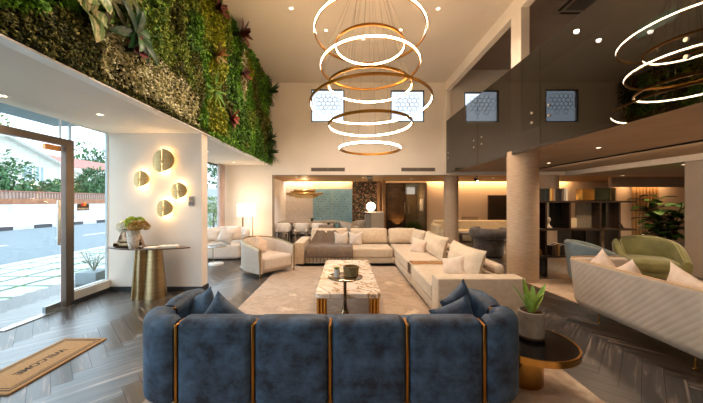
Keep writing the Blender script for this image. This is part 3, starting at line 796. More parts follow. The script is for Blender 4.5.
MB().lathe([(.055,0),(.062,.01),(.078,.12),(.094,.27),(.09,.28),(.08,.26),(.05,.03),(0,.03)],n=36,fl=lambda t:1+.02*sin(9*t)).obj('vase', M('textured_ceramic','e6ddd0',.5,col2='b8a894',scale=22,bump=.5), vz)
def bloom(mb, c, r, n):
    for k in range(n):
        z = 1-2*(k+.5)/n; a = k*2.399; q = sqrt(1-z*z); d = Vector((q*cos(a), q*sin(a), z))
        mb.leaf(Vector(c)+d*r*.75, d+Vector((.3*cos(a*3),.3*sin(a*3),0)), Vector((random.random()-.5,random.random()-.5,1)), r*.5, r*.42)
for nm, pts, cols in (('white_bloom',((-.15,-.03,.33,.075),(-.18,.03,.37,.055)),[(0,'f2efdf'),(1,'fffcf0')]),('green_bloom',((-.02,-.01,.39,.085),(.06,.05,.40,.07),(-.08,.05,.41,.06)),[(0,'9cb53a'),(1,'d2dc70')]),('peach_bloom',((.08,-.06,.35,.07),(.15,0,.36,.06),(.18,.03,.33,.05),(.02,-.07,.33,.05)),[(0,'cf9560'),(.6,'b5a552'),(1,'ecc29a')])):
    mb = MB()
    for x,y,z,r in pts: bloom(mb,(x,y,z),r,150)
    mb.obj(nm, ISL(nm,cols,.7), vz, smooth=False)
lf = MB()
for k in range(14):
    a = random.random()*6.28; lf.leaf((.07*cos(a),.07*sin(a),.26),(cos(a),sin(a),.4),(0,0,1),.11,.05)
lf.obj('foliage', m_leaf_dark, vz, smooth=False)
for k,(x,y,w,d,h,r,lb) in enumerate(((-3.02,4.66,.17,.12,.012,.1,'white brochure lying flat at the middle of the console top'),(-2.87,4.74,.15,.11,.02,-.3,'stack of cream leaflets on the console top, the one in the middle of the three'),(-2.73,4.72,.16,.10,.03,.2,'thick cream catalogue at the right end of the console top'))):
    o = MB().box(-w/2,w/2,-d/2,d/2,0,h).obj('brochure', m_paper, None, bevel=.002, loc=(x,y,.785)); o.rotation_euler = (0,0,r); tag(o, lb, 'brochure', 'brochures on the console')
# wall sconces: two bent half discs each
sl = M('satin_gold','cdb482',.5,.75,col2='bfa572',scale=3,stretch=(1,1,20))
def sconce(x,z,r,rot,label):
    t = thing('wall_sconce', label, 'wall light', (x,5.03,z), 0, 'split disc wall lights on the wall stub')
    for s in (-1,1):
        off = -.085 if s < 0 else -.075; m = MB(); n = 20
        sh = .02*r/.18 if s > 0 else 0
        pts = [(s*r*.014,-r*.995+sh)]+[(s*(r*.03+r*.95*sin(pi*k/n)), -r*cos(pi*k/n)+sh) for k in range(1,n)]+[(s*r*.014,r*.995+sh)]
        def bend(px,pz): return (px,off+.045*(1-(abs(px)/r)**2)*-.6-.0+.03*(abs(px)/r)**2,pz)
        vs = []; fs = []; Kn = 8
        for i in range(n+1):
            zz = pts[i][1]
            for k in range(Kn+1):
                vs.append(bend(s*r*.014+(pts[i][0]-s*r*.014)*k/Kn, zz))
        for i in range(n):
            for k in range(Kn): fs.append((i*(Kn+1)+k,(i+1)*(Kn+1)+k,(i+1)*(Kn+1)+k+1,i*(Kn+1)+k+1))
        o = m.add(vs,fs,T(0,0,0,0,rot,0)).obj('half_disc', sl, t); q = o.modifiers.new('thick','SOLIDIFY'); q.thickness = .004
    MB().cyl((0,-.12,0),(0,0,0),.03,n=16).obj('mount', sl, t)
    MB().lathe([(.0,0),(r*.4,0),(r*.4,.012),(r*.36,.014)],n=30,m=T(0,-.001,0,R(90))).obj('backplate', m_down if False else EM('sconce_glow','ffdda6',3) if 'sconce_glow' not in bpy.data.materials else bpy.data.materials['sconce_glow'], t)
    light('POINT','sconce_light',(x,4.985,z+r*.72),1.2,'ffd9a0',.03); light('POINT','sconce_light',(x,4.985,z-r*.72),1.2,'ffd9a0',.03)
for u,v,r,a,lb in ((162.6,161.5,.185,.0,'largest split-disc brass wall light, topmost on the pale wall stub'),(140.6,179.5,.13,.05,'small split-disc brass wall light nearest the entrance glass'),(178.5,191.5,.133,-.1,'small split-disc brass wall light beside the wall switch'),(164,208.7,.135,.06,'small split-disc brass wall light, lowest, above the console')):
    sconce((u-346)*4.95/300, 1.5+(201.6-v)*4.95/300, r, a, lb)
sw = thing('wall_switch','grey double switch plate on the pale wall stub','switch',(-2.59,5.03,1.507))
MB().box(-.05,.05,-.012,0,-.08,.08).obj('plate', M('switch_plate','a29a90',.4), sw, bevel=.003)
MB().box(-.035,.035,-.018,-.012,.01,.065).box(-.035,.035,-.018,-.012,-.065,-.01).obj('rocker', M('switch_dark','6b645d',.35), sw, bevel=.002)

# ------------------------------------------------------------------ round black side table with a potted plant
bt = thing('side_table','round black-topped side table with gold rim at the end of the navy sofa','table',(1.475,2.42,.0))
MB().lathe([(0,.372),(.325,.372),(.325,.380),(0,.380)],n=64).obj('black_top', m_black_glass, bt)
MB().lathe([(.325,.335),(.338,.335),(.338,.384),(.325,.384),(.325,.335)],n=64).lathe([(0,.340),(.326,.340),(.326,.371),(0,.371)],n=64).obj('gold_rim', m_gold, bt)
MB().lathe([(.15,.012),(.152,.016),(.152,.335),(.15,.34)],(0,.09,0),48).obj('drum_base', m_brass, bt)
pp = thing('potted_plant','small bright green plant in a grey concrete pot on the black side table','plant',(1.52,2.46,.384)); pp.scale = (1.1,1.1,1.1)
MB().lathe([(.07,0),(.082,.008),(.088,.1),(.086,.2),(.078,.205),(.078,.18),(0,.18)],n=36).obj('pot', m_concrete, pp)
MB().lathe([(.0745,.0),(.0855,.01),(.087,.02),(.0865,.024)],n=36,m=T(0,0,.001,0,0,0,1.0)).obj('pot_foot', M('pot_brown','4a352a',.7), pp)
so = MB()
for k in range(60): 
    a=random.random()*6.3; r=.075*sqrt(random.random()); so.rbox((r*cos(a),r*sin(a),.185),(.009,.008,.007),.004,1,1)
so.obj('soil', m_soil, pp)
lf = MB()
for a,e,L,W,b in ((2.75,1.15,.235,.062,.15),(1.7,1.3,.25,.05,.05),(.25,1.02,.235,.06,-.1),(3.6,1.3,.17,.05,.3),(5.2,1.25,.18,.05,.2),(.9,1.3,.2,.05,.2)):
    lf.blade((.02*cos(a),.02*sin(a),.185),(cos(a)*cos(e),sin(a)*cos(e),sin(e)),(-cos(a)*sin(e),-sin(a)*sin(e),cos(e)),L,W,b,8,.2,lambda t:max(.05,sin(pi*min(1,.12+.88*t))**.7))
lf.obj('leaves', M('fresh_leaf','6d8f2e',.45,col2='94ad4a',scale=18), pp, ang=80)
# ------------------------------------------------------------------ dining niche
tb = thing('dining_table','long dark dining table behind the corner sofa, under the brass pendant','table',(-1.42,11.65,0))
MB().rbox((0,0,.715),(1.13,.45,.018),.012,2,2).obj('top', M('table_top','8d7b6a',.3,col2='7d6c5c',scale=4), tb)
for x in (-.75,.75): MB().box(x-.05,x+.05,-.28,.28,0,.70).obj('leg', m_dark, tb, bevel=.005)
dc = None; first = None
def dchair(x,y,rz,label,grp):
    global first
    if first is None:
        t = thing('dining_chair',label,'chair',(x,y,0),rz,grp)
        p = upath(.50,.46,.24,14)
        MB().sweep(p, usec(.05,.42,lambda i:.73-.10*(abs(i-12)/12)**2,.02,4)).obj('backrest', m_chair, t)
        MB().rbox((0,-.01,.43),(.235,.22,.05),.04,3,3,(0,0,.012)).obj('seat', m_chair, t)
        for sx in (-.2,.2):
            for sy in (-.19,.17): MB().cyl((sx*1.05,sy*1.05,0),(sx,sy,.40),.014,.018,8).obj('leg', M('chair_leg','9b8d7d',.5) if 'chair_leg' not in bpy.data.materials else bpy.data.materials['chair_leg'], t)
        first = t
    else: dup(first,(x,y,0),rz,label)
g = 'dining chairs around the table'
for x,lb in ((-2.32,'stone fabric dining chair with its back to the hall, nearest the niche side wall'),(-1.63,'stone fabric dining chair with its back to the hall, in the middle'),(-.97,'stone fabric dining chair with its back to the hall, nearest the taupe throw')):
    dchair(x,11.02,pi,lb,g)
for x,lb in ((-2.15,'stone fabric dining chair across the table, nearest the niche side wall'),(-1.45,'stone fabric dining chair across the table, behind the little table plant'),(-.72,'stone fabric dining chair across the table, in front of the teal panels')):
    dchair(x,12.25,0,lb,g)
first.rotation_euler = (0,0,pi)
t = dup(first,(.56,12.4,0),R(-60),'stone fabric dining chair standing apart, beside the floral wall')
t = dup(first,(-.02,11.75,0),R(80),'stone fabric dining chair at the right end of the dining table')
pt = thing('table_plant','small green plant in a dark bowl on the dining table','plant',(-1.32,11.6,.733))
MB().lathe([(.03,0),(.05,.02),(.06,.05),(.05,.05),(0,.03)],n=16).obj('bowl', m_dark, pt)
lf = MB()
for k in range(30):
    a = random.random()*6.28; lf.leaf((.02*cos(a),.02*sin(a),.05),(cos(a),sin(a),.5+random.random()*2),(0,0,1),.10,.035)
lf.obj('leaves', m_leaf_dark, pt, smooth=False)
m_pend = M('pale_brass','e0c48c',.38,.55,col2='d6b87e',scale=4)
pd = thing('pendant_light','bundle of horizontal brass tubes hung over the dining table','pendant lamp',(-1.585,11.6,1.80))
for k,(x0,x1,dz,dy) in enumerate(((-.42,.42,.13,0),(-.55,.36,.07,.05),(-.70,.60,0,-.06),(-.58,.70,0,.06),(-.36,.52,-.07,.05),(-.60,.30,-.07,-.04),(-.38,.40,-.13,0))):
    MB().cyl((x0,dy,dz),(x1,dy,dz),.042,n=14).obj('tube', m_pend, pd)
MB().cyl((.16,0,.1),(.16,0,.535),.004,n=6).obj('cable', m_dark, pd)
MB().cyl((.16,0,.525),(.16,0,.54),.10,n=24).obj('ceiling_plate', m_brass, pd)

# air grilles on the end wall
for x0,x1,lb in ((-1.11,-.03,'long slotted air grille on the end wall, on the left above the dining niche'),(1.74,2.82,'long slotted air grille on the end wall, on the right above the glass doors')):
    gr = thing('air_grille', lb, 'vent', ((x0+x1)/2,YB-.02,2.51), 0, 'air grilles on the end wall')
    h = (x1-x0)/2
    MB().box(-h,h,-.008,0,-.06,-.05).box(-h,h,-.008,0,.05,.06).box(-h,-h+.015,-.008,0,-.05,.05).box(h-.015,h,-.008,0,-.05,.05).obj('frame', m_taupe, gr, smooth=False)
    sl_ = MB()
    for k in range(5): sl_.box(-h+.015,h-.015,-.005,0,-.042+k*.02,-.032+k*.02)
    sl_.box(-.012,.012,-.006,0,-.05,.05)
    sl_.obj('slats', M('grille_grey','8a7d70',.5) if 'grille_grey' not in bpy.data.materials else bpy.data.materials['grille_grey'], gr, smooth=False)
    MB().box(-h+.015,h-.015,-.001,0,-.05,.05).obj('backing', m_dark, gr, smooth=False)

# reception counter with globe lamp
rc = thing('reception_counter','beige reception counter in front of the floral wall','counter',(1.12,12.0,0))
MB().box(-.13,.36,-.3,.3,0,1.06).obj('front_panel', m_counter, rc, bevel=.004)
MB().box(-.36,-.13,-.3,.3,0,.98).obj('side_cabinet', M('counter_grey','8d8b88',.4), rc, bevel=.004)
MB().box(-.37,.37,-.31,.31,1.06,1.085).obj('top', m_white, rc, bevel=.003)
gl = thing('globe_lamp','glowing round globe lamp on the reception counter','lamp',(1.0,12.05,1.085))
MB().lathe([(.07,0),(.07,.02),(.03,.04)],n=20).obj('base', m_dark, gl)
MB().lathe([(.182*sin(pi*k/16)+.0001,.21-.182*cos(pi*k/16)) for k in range(17)],n=28).obj('globe', m_globe, gl)
# dark room: uplit poster, grass, window
po = MB().box(3.87,3.895,15.0,15.7,1.0,1.62).obj('wall_poster', m_paper); tag(po,'pale poster on the yard wall behind the glass doors','poster')
gs = MB()
for k in range(900):
    x = 3.12+.74*random.random(); y = 15.3+1.2*random.random(); gs.leaf((x,y,.0),(random.random()-.5,random.random()-.5,1.6),(1,0,0),.28+.2*random.random(),.02)
tag(gs.obj('grass', ISL('yard_grass',[(0,'4f7a22'),(1,'86a93a')]), None, smooth=False),'tuft of green grass behind the glass doors','grass',None,'stuff')
struct('ceiling', MB().box(1.5,4.0,16.0,17,2.3,2.45), M('yard_lintel','8fa3ad',.6), smooth=False)

# track lights
def track(label, a, b, r=.018):
    t = thing('track_light', label, 'track light', (0,0,0))
    a = Vector(a); b = Vector(b); d = (b-a).normalized(); s = Vector((-d.y,d.x,0))*r
    vs = []
    for z in (a.z-.03,a.z):
        for p in (a-s,a+s,b+s,b-s): vs.append((p.x,p.y,z))
    MB().add(vs,[(0,1,2,3),(4,7,6,5),(0,4,5,1),(1,5,6,2),(2,6,7,3),(3,7,4,0)]).obj('rail', m_dark, t, smooth=False)
    return t
track('long black light track running under the balcony towards the right edge',(5.48,1.0,ZS),(5.48,8.6,ZS))
t = track('short black light track over the reception counter',(.78,9.95,2.34),(.98,12.0,2.34),.09)
t = track('short black light track near the far round column, with a lit spot',(4.35,10.0,2.34),(4.9,11.3,2.34),.04)
MB().cyl((4.62,10.55,2.21),(4.62,10.75,2.31),.05,n=14).obj('spot', m_dark, t)
MB().cyl((4.62,10.54,2.20),(4.62,10.55,2.211),.045,n=14).obj('lens', m_down, t)

# far lounge
cf = thing('sofa','cream sofa along the rear wall behind the round columns','sofa',(4.95,11.6,0))
MB().rbox((0,.28,.45),(1.5,.14,.31),.08,6,3).obj('backrest', m_cream, cf)
MB().rbox((0,-.1,.22),(1.45,.42,.20),.07,6,3,(0,0,.02)).obj('seat', m_cream, cf)
for s in (-1,1): MB().rbox((s*1.47,-.05,.33),(.12,.45,.31),.08,3,3).obj('arm', m_cream, cf)
lt = thing('low_table','low dark table with stone legs by the far round column','table',(4.15,10.3,0))
MB().rbox((0,0,.42),(.38,.38,.02),.015,2,2).obj('top', M('grey_top','5b534c',.3), lt)
for s in (-.22,.22): MB().cyl((s,0,0),(s,0,.40),.06,n=16).obj('leg', m_concrete, lt)
mg = MB().box(-.16,.16,-.1,.1,0,.03).obj('book', m_paper, None, bevel=.002, loc=(4.05,10.2,.44)); tag(mg,'pale book lying on the low dark table by the far column','book')
tf = thing('picture_frame','small dark framed tray standing behind the cream sofa','frame',(4.95,12.0,.0))
MB().box(-.3,.3,0,.03,.62,.86).obj('panel', m_taupe, tf, smooth=False)
MB().box(-.32,.32,-.01,.02,.86,.89).box(-.32,-.3,-.01,.02,0,.86).box(.3,.32,-.01,.02,0,.86).obj('frame', m_brass_soft, tf, smooth=False)
tv = thing('wall_panel','large dark wall panel on the rear wall, left of the near round column','wall panel',(7.0,13.0,0))
MB().box(-.85,1.2,-.06,0,.62,1.76).obj('screen', M('dark_panel','3a2c22',.4,col2='33261d',scale=3), tv, bevel=.01)
MB().box(-.87,1.22,-.05,0,.60,1.78).obj('frame', m_walnut, tv, bevel=.004)
bc = thing('barrel_chair','charcoal velvet barrel chair with ribbed base, behind the corner sofa','armchair',(3.95,8.3,0),R(150))
rb = MB().lathe([(.355,.03),(.37,.05),(.37,.46),(.35,.48)],n=120,fl=lambda t:1+.02*abs(sin(18*t))).obj('ribbed_base', m_char_v, bc)
p = [(.41*cos(a),.41*sin(a)) for a in [R(-45)+R(270)*k/110 for k in range(111)]]
MB().sweep(p, lambda i,s:[(-(.105*(1+.03*cos(i*1.7)))*cos(a),.635+.145*(1+.03*cos(i*1.7))*sin(a)) for a in [2*pi*k/16 for k in range(16)]]).obj('back_roll', m_char_v, bc)
MB().lathe([(.0,.54),(.29,.54),(.32,.52),(.32,.47),(0,.47)],n=40).obj('seat_cushion', m_char_v, bc)
MB().lathe([(.33,0),(.33,.03)],n=40).obj('plinth', m_dark, bc)

# ------------------------------------------------------------------ open bookcase as a room divider
m_shelf = M('smoked_walnut','3a2a1f',.4,col2='291d15',scale=4,stretch=(1,1,6))
bk = thing('bookcase','open dark bookcase dividing the room, behind the green armchair','bookcase',(0,6.15,0))
for z in (.40,.94,1.495): MB().box(3.55,5.78,-.19,.19,z-.018,z+.018).obj('shelf', m_shelf, bk, bevel=.002)
for x in (3.72,3.99,4.47,5.08,5.46): MB().box(x-.018,x+.018,-.17,.17,.418,1.477).obj('upright', m_shelf, bk, smooth=False)
for x in (3.60,3.99,5.44): MB().box(x-.025,x+.025,-.17,.17,0,.382).obj('foot', m_dark, bk, smooth=False)
for x0,x1,z0,z1,m_,y in ((3.74,3.97,.96,1.475,m_dark_mir,.12),(4.20,4.45,.96,1.475,m_dark_mir,.05),(4.75,5.06,.96,1.475,M('linen_panel','7f7565',.7,col2='90866f',scale=30,stretch=(1,1,.3)),.05),(5.16,5.40,.96,1.475,m_green_glass,.1),(4.65,4.95,.42,.92,m_dark_mir,.05),(5.12,5.24,.42,.92,m_dark,.05),(3.75,3.93,.42,.92,M('blue_panel','2f3743',.4),.05)):
    MB().box(x0,x1,y-.015,y+.015,z0,z1).obj('divider_panel', m_, bk, smooth=False)
# things standing on the shelves
def book(x,z,w,h,col,lb,grp,d=.22,y=6.1):
    nm = 'book_'+col
    m_ = bpy.data.materials.get(nm) or M(nm,col,.5)
    t = thing('book',lb,'book',(x,y,z),0,grp)
    MB().box(-w/2,w/2,-d/2,d/2,0,h).obj('cover', m_, t, bevel=.002, smooth=False)
    MB().box(-w/2+.003,w/2-.003,-d/2+.01,d/2+.003,.004,h+.0015).obj('pages', m_paper, t, smooth=False)
g = 'books on top of the bookcase'
bx = [(3.77,.045,.25,'c9a04c','gold'),(3.82,.045,.25,'c58f3d','amber'),(3.872,.03,.26,'4d4a38','olive'),(3.92,.06,.24,'23292b','black'),(3.985,.05,.25,'2b3b3c','dark teal'),(4.04,.04,.25,'1f2223','ink'),(4.09,.04,.25,'d6b46c','pale gold'),(4.13,.03,.26,'b07a3c','ochre'),(4.17,.02,.25,'9b958b','grey'),(4.22,.05,.24,'2b2420','brown-black'),(4.275,.045,.25,'141414','jet black'),(4.325,.04,.22,'5b5148','taupe'),(4.37,.03,.25,'a7a39b','silver'),(4.415,.035,.24,'cfc6b6','cream')]
for i,(x,w,h,c,n) in enumerate(bx):
    book(x,1.513,w,h,c,'%s spined book on top of the bookcase, %s from its column end' % (n, ['first','second','third','fourth','fifth','sixth','seventh','eighth','ninth','tenth','eleventh','twelfth','thirteenth','fourteenth'][i]),g)
o = MB().rbox((0,0,.12),(.125,.09,.12),.01,1,2).obj('storage_box', m_brass, None, loc=(4.90,6.15,1.513)); tag(o,'ridged gold box on top of the bookcase','box')
o = MB().rbox((0,0,.13),(.15,.03,.13),.006,1,2).obj('glass_block', m_green_glass, None, loc=(5.25,6.15,1.513)); tag(o,'dark green glass block on top of the bookcase','ornament')
o = MB().rbox((0,0,.13),(.012,.1,.13),.003,1,2).obj('book', m_brass_soft, None, loc=(5.44,6.15,1.513)); tag(o,'thin brass coloured book standing at the right on top of the bookcase','book')
o = MB().lathe([(.02,0),(.07,.01),(.075,.02),(.03,.06),(.02,.12),(.045,.17),(.03,.22),(.0,.23)],n=18).obj('figurine', M('pale_stone','cbbfae',.5), None, loc=(4.08,6.05,.958)); tag(o,'small pale figurine on the middle shelf of the bookcase','ornament')
o = MB().rbox((0,0,.10),(.12,.02,.10),.01,1,2).obj('photo_frame', m_cream, None, loc=(4.64,6.2,.958)); tag(o,'cream frame on the middle shelf of the bookcase','frame')
o = MB().add([(-.06,-.05,0),(.07,-.05,0),(.07,.05,0),(-.06,.05,0),(-.04,.03,.17),(.03,.03,.17),(.03,.05,.17),(-.04,.05,.17)],[(0,3,2,1),(4,5,6,7),(0,1,5,4),(1,2,6,5),(2,3,7,6),(3,0,4,7)]).obj('sculpture', m_dark, None, loc=(5.56,6.12,.958)); tag(o,'black wedge sculpture at the right end of the middle shelf','ornament')
o = MB().lathe([(.03,0),(.06,.02),(.07,.08),(.05,.13),(.03,.14),(0,.14)],n=20).obj('candle_holder', m_brass, None, loc=(3.86,6.02,.418)); tag(o,'glowing gold candle holder on the lowest shelf of the bookcase','ornament')
for i in range(5):
    c = ['33291f','5a3f28','8a6a3a','2a2a2a','46351f'][i]
    book(4.14+i*.055,.418,.045,.2+.02*(i%3),c,['dark brown','chestnut','tan','charcoal','olive brown'][i]+' book on the lowest shelf of the bookcase','books on the lowest shelf of the bookcase')

# ------------------------------------------------------------------ quilted sofa, chairs and plant on the right
qs = thing('quilted_sofa','off-white quilted sofa seen from behind at the right edge','sofa',(0,0,.013))
path = [(2.99,1.0+k*.013) for k in range(int((3.93-1.0)/.013))]+[(2.99+.2-.2*cos(pi/2*k/14), 3.93+.2*sin(pi/2*k/14)) for k in range(15)]+[(3.19+k*.02,4.13) for k in range(1,30)]
def qsec(i, s):
    zs = [.115+(.715-.115)*k/70 for k in range(71)]; L = []
    for z in zs:
        t = (z-.115)/.6; lean = -.055*(1-t)
        q = min(abs(((s*.9+z)/.072) % 1-.5), .5)*2
        q2 = abs(((s*.9-z)/.144) % 1-.5)*2
        amp = .004*(1-(1-min(1,(1-q)*2.4))**2)
        amp2 = .0015*(1-(1-min(1,(1-q2)*4.5))**2)
        bot = -.05*max(0,1-(z-.115)/.1)**2
        L.append((lean+amp+amp2+bot, z))
    L += [(-.03,.725),(-.09,.725),(-.13,.70),(-.14,.12)]
    return L
MB().sweep(path, qsec).obj('quilted_back', m_quilt, qs, ang=75)
MB().tube([(x+ (.012 if y<4.1 else 0),y-(.0 if y<4.1 else .012),.735) for x,y in path[::3]],.006,6).obj('piping', M('gold_piping','d8ae72',.4), qs)
MB().rbox((3.53,2.45,.245),(.42,1.45,.12),.05,6,3).obj('seat_base', m_quilt, qs)
for k in range(2): MB().rbox((3.56,1.78+k*1.38,.39),(.40,.68,.065),.05,6,3,(0,0,.02)).obj('seat_cushion', m_quilt, qs)
for x,y in ((3.10,3.68),(3.10,2.66),(3.85,3.6),(3.85,1.6)):
    MB().cyl((x,y,0),(x,y,.14),.007,n=8).cyl((x,y,0),(x,y,.008),.02,n=12).obj('leg', m_brass, qs)
g = 'cushions on the quilted sofa'
cushion('cushion','pale cushion peaking above the far end of the quilted sofa back', m_pink,.40,.40,.14,(3.26,3.80,.635),(R(-8),R(40),R(82)),g,0,21)
cushion('cushion','pale cushion lower beside the far one on the quilted sofa', m_pink,.40,.36,.14,(3.26,3.46,.60),(R(-8),R(30),R(84)),g,0,22)
cushion('cushion','pale cushion with a pointed corner above the quilted sofa back, nearest the right edge', m_pink,.48,.42,.14,(3.27,2.86,.62),(R(-8),R(-22),R(86)),g,0,23)
gc = thing('armchair','wide sage green velvet barrel armchair in front of the fiddle-leaf plant','armchair',(5.70,5.68,.013),R(-30))
p = upath(.78,.72,.38)
NP = len(p)
MB().sweep(p, usec(.12,.12,lambda i:.80-.36*max(0,(abs(i-(NP-1)/2)/((NP-1)/2)))**2.4,.10)).obj('backrest', m_green_v, gc)
MB().rbox((0,-.06,.32),(.35,.34,.11),.08,8,4,(0,-.0,.025)).obj('seat_cushion', m_green_v, gc)
MB().rbox((0,-.03,.165),(.36,.34,.055),.05,6,3).obj('seat_base', m_green_v, gc)
MB().lathe([(.30,0),(.30,.03),(.1,.05),(.1,.12)],n=36).obj('swivel_base', m_dark, gc)
MB().tube([(x*.96,y*.93,.815-.36*max(0,(abs(i-(NP-1)/2)/((NP-1)/2)))**2.4) for i,(x,y) in enumerate(p)],.006,5).obj('piping', M('sage_piping','9d9d6a',.6), gc)
bc2 = thing('armchair','blue-grey tub chair seen from behind, between bookcase and quilted sofa','armchair',(4.35,5.2,.013),R(62))
p = upath(.74,.70,.37)
MB().sweep(p, usec(.10,.14,lambda i:.80-.24*(abs(i-(len(p)-1)/2)/((len(p)-1)/2))**2.2,.10)).obj('backrest', m_bluegrey, bc2)
MB().rbox((0,-.06,.31),(.32,.33,.11),.07,6,3,(0,0,.02)).obj('seat_cushion', m_bluegrey, bc2)
MB().lathe([(.24,0),(.24,.03),(.1,.06),(.1,.22)],n=30).obj('swivel_base', m_dark, bc2)
rt = thing('side_table','small round pale table at the right edge beyond the green armchair','table',(6.45,4.9,0))
MB().lathe([(0,.40),(.22,.40),(.22,.425),(0,.425)],n=30).obj('round_top', m_white, rt)
MB().cyl((0,0,.02),(0,0,.40),.02,n=12).obj('stem', m_dark, rt)
MB().lathe([(.16,0),(.16,.02),(0,.02)],n=30).obj('base', m_dark, rt)
fp2 = thing('fiddle_leaf_plant','dark fiddle-leaf fig in a pot behind the green armchair','plant',(7.55,7.1,0)); fp2.scale = (1.12,1.12,1.12)
MB().lathe([(.16,0),(.2,.03),(.24,.42),(.22,.42),(.2,.36),(0,.36)],n=30).obj('pot', M('pot_white','cfc6ba',.5), fp2)
stm = MB(); lf = MB()
for k in range(7):
    a = k*2.4; top = Vector((.36*cos(a)*(.4+.6*(k%3)/2), .3*sin(a), 1.0+.33*(k%4)/3+.1))
    stm.tube([(0.02*cos(a),.02*sin(a),.36),(top.x*.5,top.y*.5,.75),tuple(top)],[.016,.012,.007],6)
    for j in range(15):
        t = .2+.8*j/14; q = Vector((0,0,.4)).lerp(top, t); b_ = a+j*2.3
        lf.blade(q,(cos(b_),sin(b_),.15+.5*random.random()),(-.3*cos(b_),-.3*sin(b_),1),.31+.08*random.random(),.20,.9,5,.12,lambda t:max(.08,sin(pi*min(1,t*.92+.05))**.6*(.65+.5*t)))
stm.obj('stems', M('stem_brown','4a3827',.8), fp2)
lf.obj('leaves', ISL('fig_leaf',[(0,'1c2f12'),(.6,'2f4a1c'),(1,'4f6e2b')],.4), fp2, ang=80)
cu = MB().grid(lambda u,t: (10.35+.95*u, 10.86+.04*sin(u*2*pi*8), 2.30*(1-t)+.012), 110, 4)
o = cu.obj('curtain', M('ochre_curtain','87663a',.85,col2='6b4f2c',scale=2), None, ang=80); tag(o,'ochre curtain on the alcove wall behind the fiddle-leaf plant','curtain')
q = o.modifiers.new('thick','SOLIDIFY'); q.thickness = .006

# ------------------------------------------------------------------ door mat
mt = thing('door_mat','tan coir door mat reading WELCOME on the dark planks by the entrance','mat',(-2.83,2.79,0))
MB().rbox((0,0,.008),(.225,.475,.008),.006,2,2).obj('coir', M('coir','a5855c',.95,col2='94744c',scale=90,bump=.6,bscale=160), mt)
m_mk = M('mat_black','2a2320',.95,col2='332b26',scale=60)
bd = MB()
for ins,w in ((.030,.012),(.060,.008)):
    hx,hy = .225-ins,.475-ins
    bd.box(-hx,hx,-hy,-hy+w,.0155,.0172).box(-hx,hx,hy-w,hy,.0155,.0172).box(-hx,-hx+w,-hy+w,hy-w,.0155,.0172).box(hx-w,hx,-hy+w,hy-w,.0155,.0172)
bd.obj('border', m_mk, mt, smooth=False)
text_obj('lettering','WELCOME',m_mk,mt,.092,Matrix.Translation((0,0,.0165)) @ Matrix.Rotation(R(-90),4,'Z'),.0006)
# payment sign on the street glass
sg = thing('payment_sign','small dark payment card sign with red and orange circles on the street glass','sign',(-3.985,4.55,1.42))
MB().box(0,.008,-.105,.095,-.055,.045).obj('board', M('sign_board','4a3f36',.5), sg, smooth=False)
QX = Matrix(((0,0,1,.008),(1,0,0,0),(0,1,0,0),(0,0,0,1)))
for yy,c,n,e in ((-.018,'e2372a','red_circle',0),(.018,'f39a28','orange_circle',.0006)):
    MB().prism([(.027*cos(2*pi*k/28)+yy,.027*sin(2*pi*k/28)+.035) for k in range(28)],0,.0012+e,QX).obj(n, M(n,c,.5), sg, smooth=False)
text_obj('lettering','mastercard',M('sign_white','f0ece4',.5),sg,.046,QX @ Matrix.Translation((0,-.025,.0008)),.0006)

# ------------------------------------------------------------------ ring chandelier
ch = thing('ring_chandelier','large chandelier of seven tilted gold LED rings hanging in the tall void','chandelier',(.405,5.1,0))
m_lg = M('ring_gold','c28b3e',.28,1,col2='b57f36',scale=5)
rings = [(0,.935,2.86,5,1,1),(0,.59,2.63,3.5,-1,2),(0,.825,2.285,5,1,3),(0,.705,1.95,2.5,-1,4),(.008,1.02,1.66,4.5,-1,5),(0,.705,1.30,2.5,-1,6),(0,.51,.895,1.5,1,7)]
MB().lathe([(.001,5.265),(.30,5.265),(.30,5.235),(.001,5.235)],n=40).obj('canopy', m_lg, ch)
for dx,r,dz,tilt,side,k in rings:
    z = 1.5+dz; m_ = T(dx,0,z,R(-tilt),R(random.uniform(-1.2,1.2)))
    n = 96; h = .020
    rg = MB().lathe([(r+.011,-h),(r+.011,h),(r-.011,h),(r-.011,-h),(r+.011,-h)],n=n,m=m_)
    ro = rg.obj('ring', m_lg, ch)
    e = r+side*.0125
    MB().lathe([(e,-h*.72),(e,h*.72),(e-side*.002,h*.72),(e-side*.002,-h*.72),(e,-h*.72)],n=n,m=m_).obj('led_strip', m_led, ro)
    for j in range(3):
        a = .6+k*.9+j*2*pi/3; p = m_ @ Vector((r*cos(a),r*sin(a),h))
        MB().cyl(tuple(p),(.22*cos(a),.22*sin(a),5.24),.0022,n=5).obj('cable', M('cable_grey','9a8a72',.5) if 'cable_grey' not in bpy.data.materials else bpy.data.materials['cable_grey'], ro)

# ------------------------------------------------------------------ recessed lights (fitting + the lamp in it)
DL = None
def downlight(x,y,z,label,power,grp,col='ffe6d2',r=.05,spot=140):
    global DL
    if DL is None:
        t = thing('downlight',label,'ceiling light',(x,y,z),0,grp)
        MB().lathe([(.034,-.002),(.055,-.004),(.058,0),(.034,0),(.034,-.002)],n=24).obj('trim', m_white, t)
        MB().lathe([(0,-.001),(.034,-.001)],n=20).obj('lens', m_down, t)
        DL = t
    else:
        t = dup(DL,(x,y,z),None,label); t['group'] = grp
    light('SPOT','down_spot',(x,y,z-.03),power,col,r,(0,0,0),spot,.8)
VD = [(-.44,6.6),(1.2,6.58),(.4,6.95),(1.8,5.86),(-1.07,5.85)]
for i,(x,y) in enumerate(VD):
    downlight(x,y,ZC,['recessed ceiling spot seen through the left of the topmost ring','recessed ceiling spot seen through the right of the topmost ring','recessed ceiling spot seen in the middle of the topmost ring','recessed ceiling spot at the right, nearest the balcony beam','recessed ceiling spot at the left, nearest the planted wall'][i],95,'ceiling spots of the tall hall')

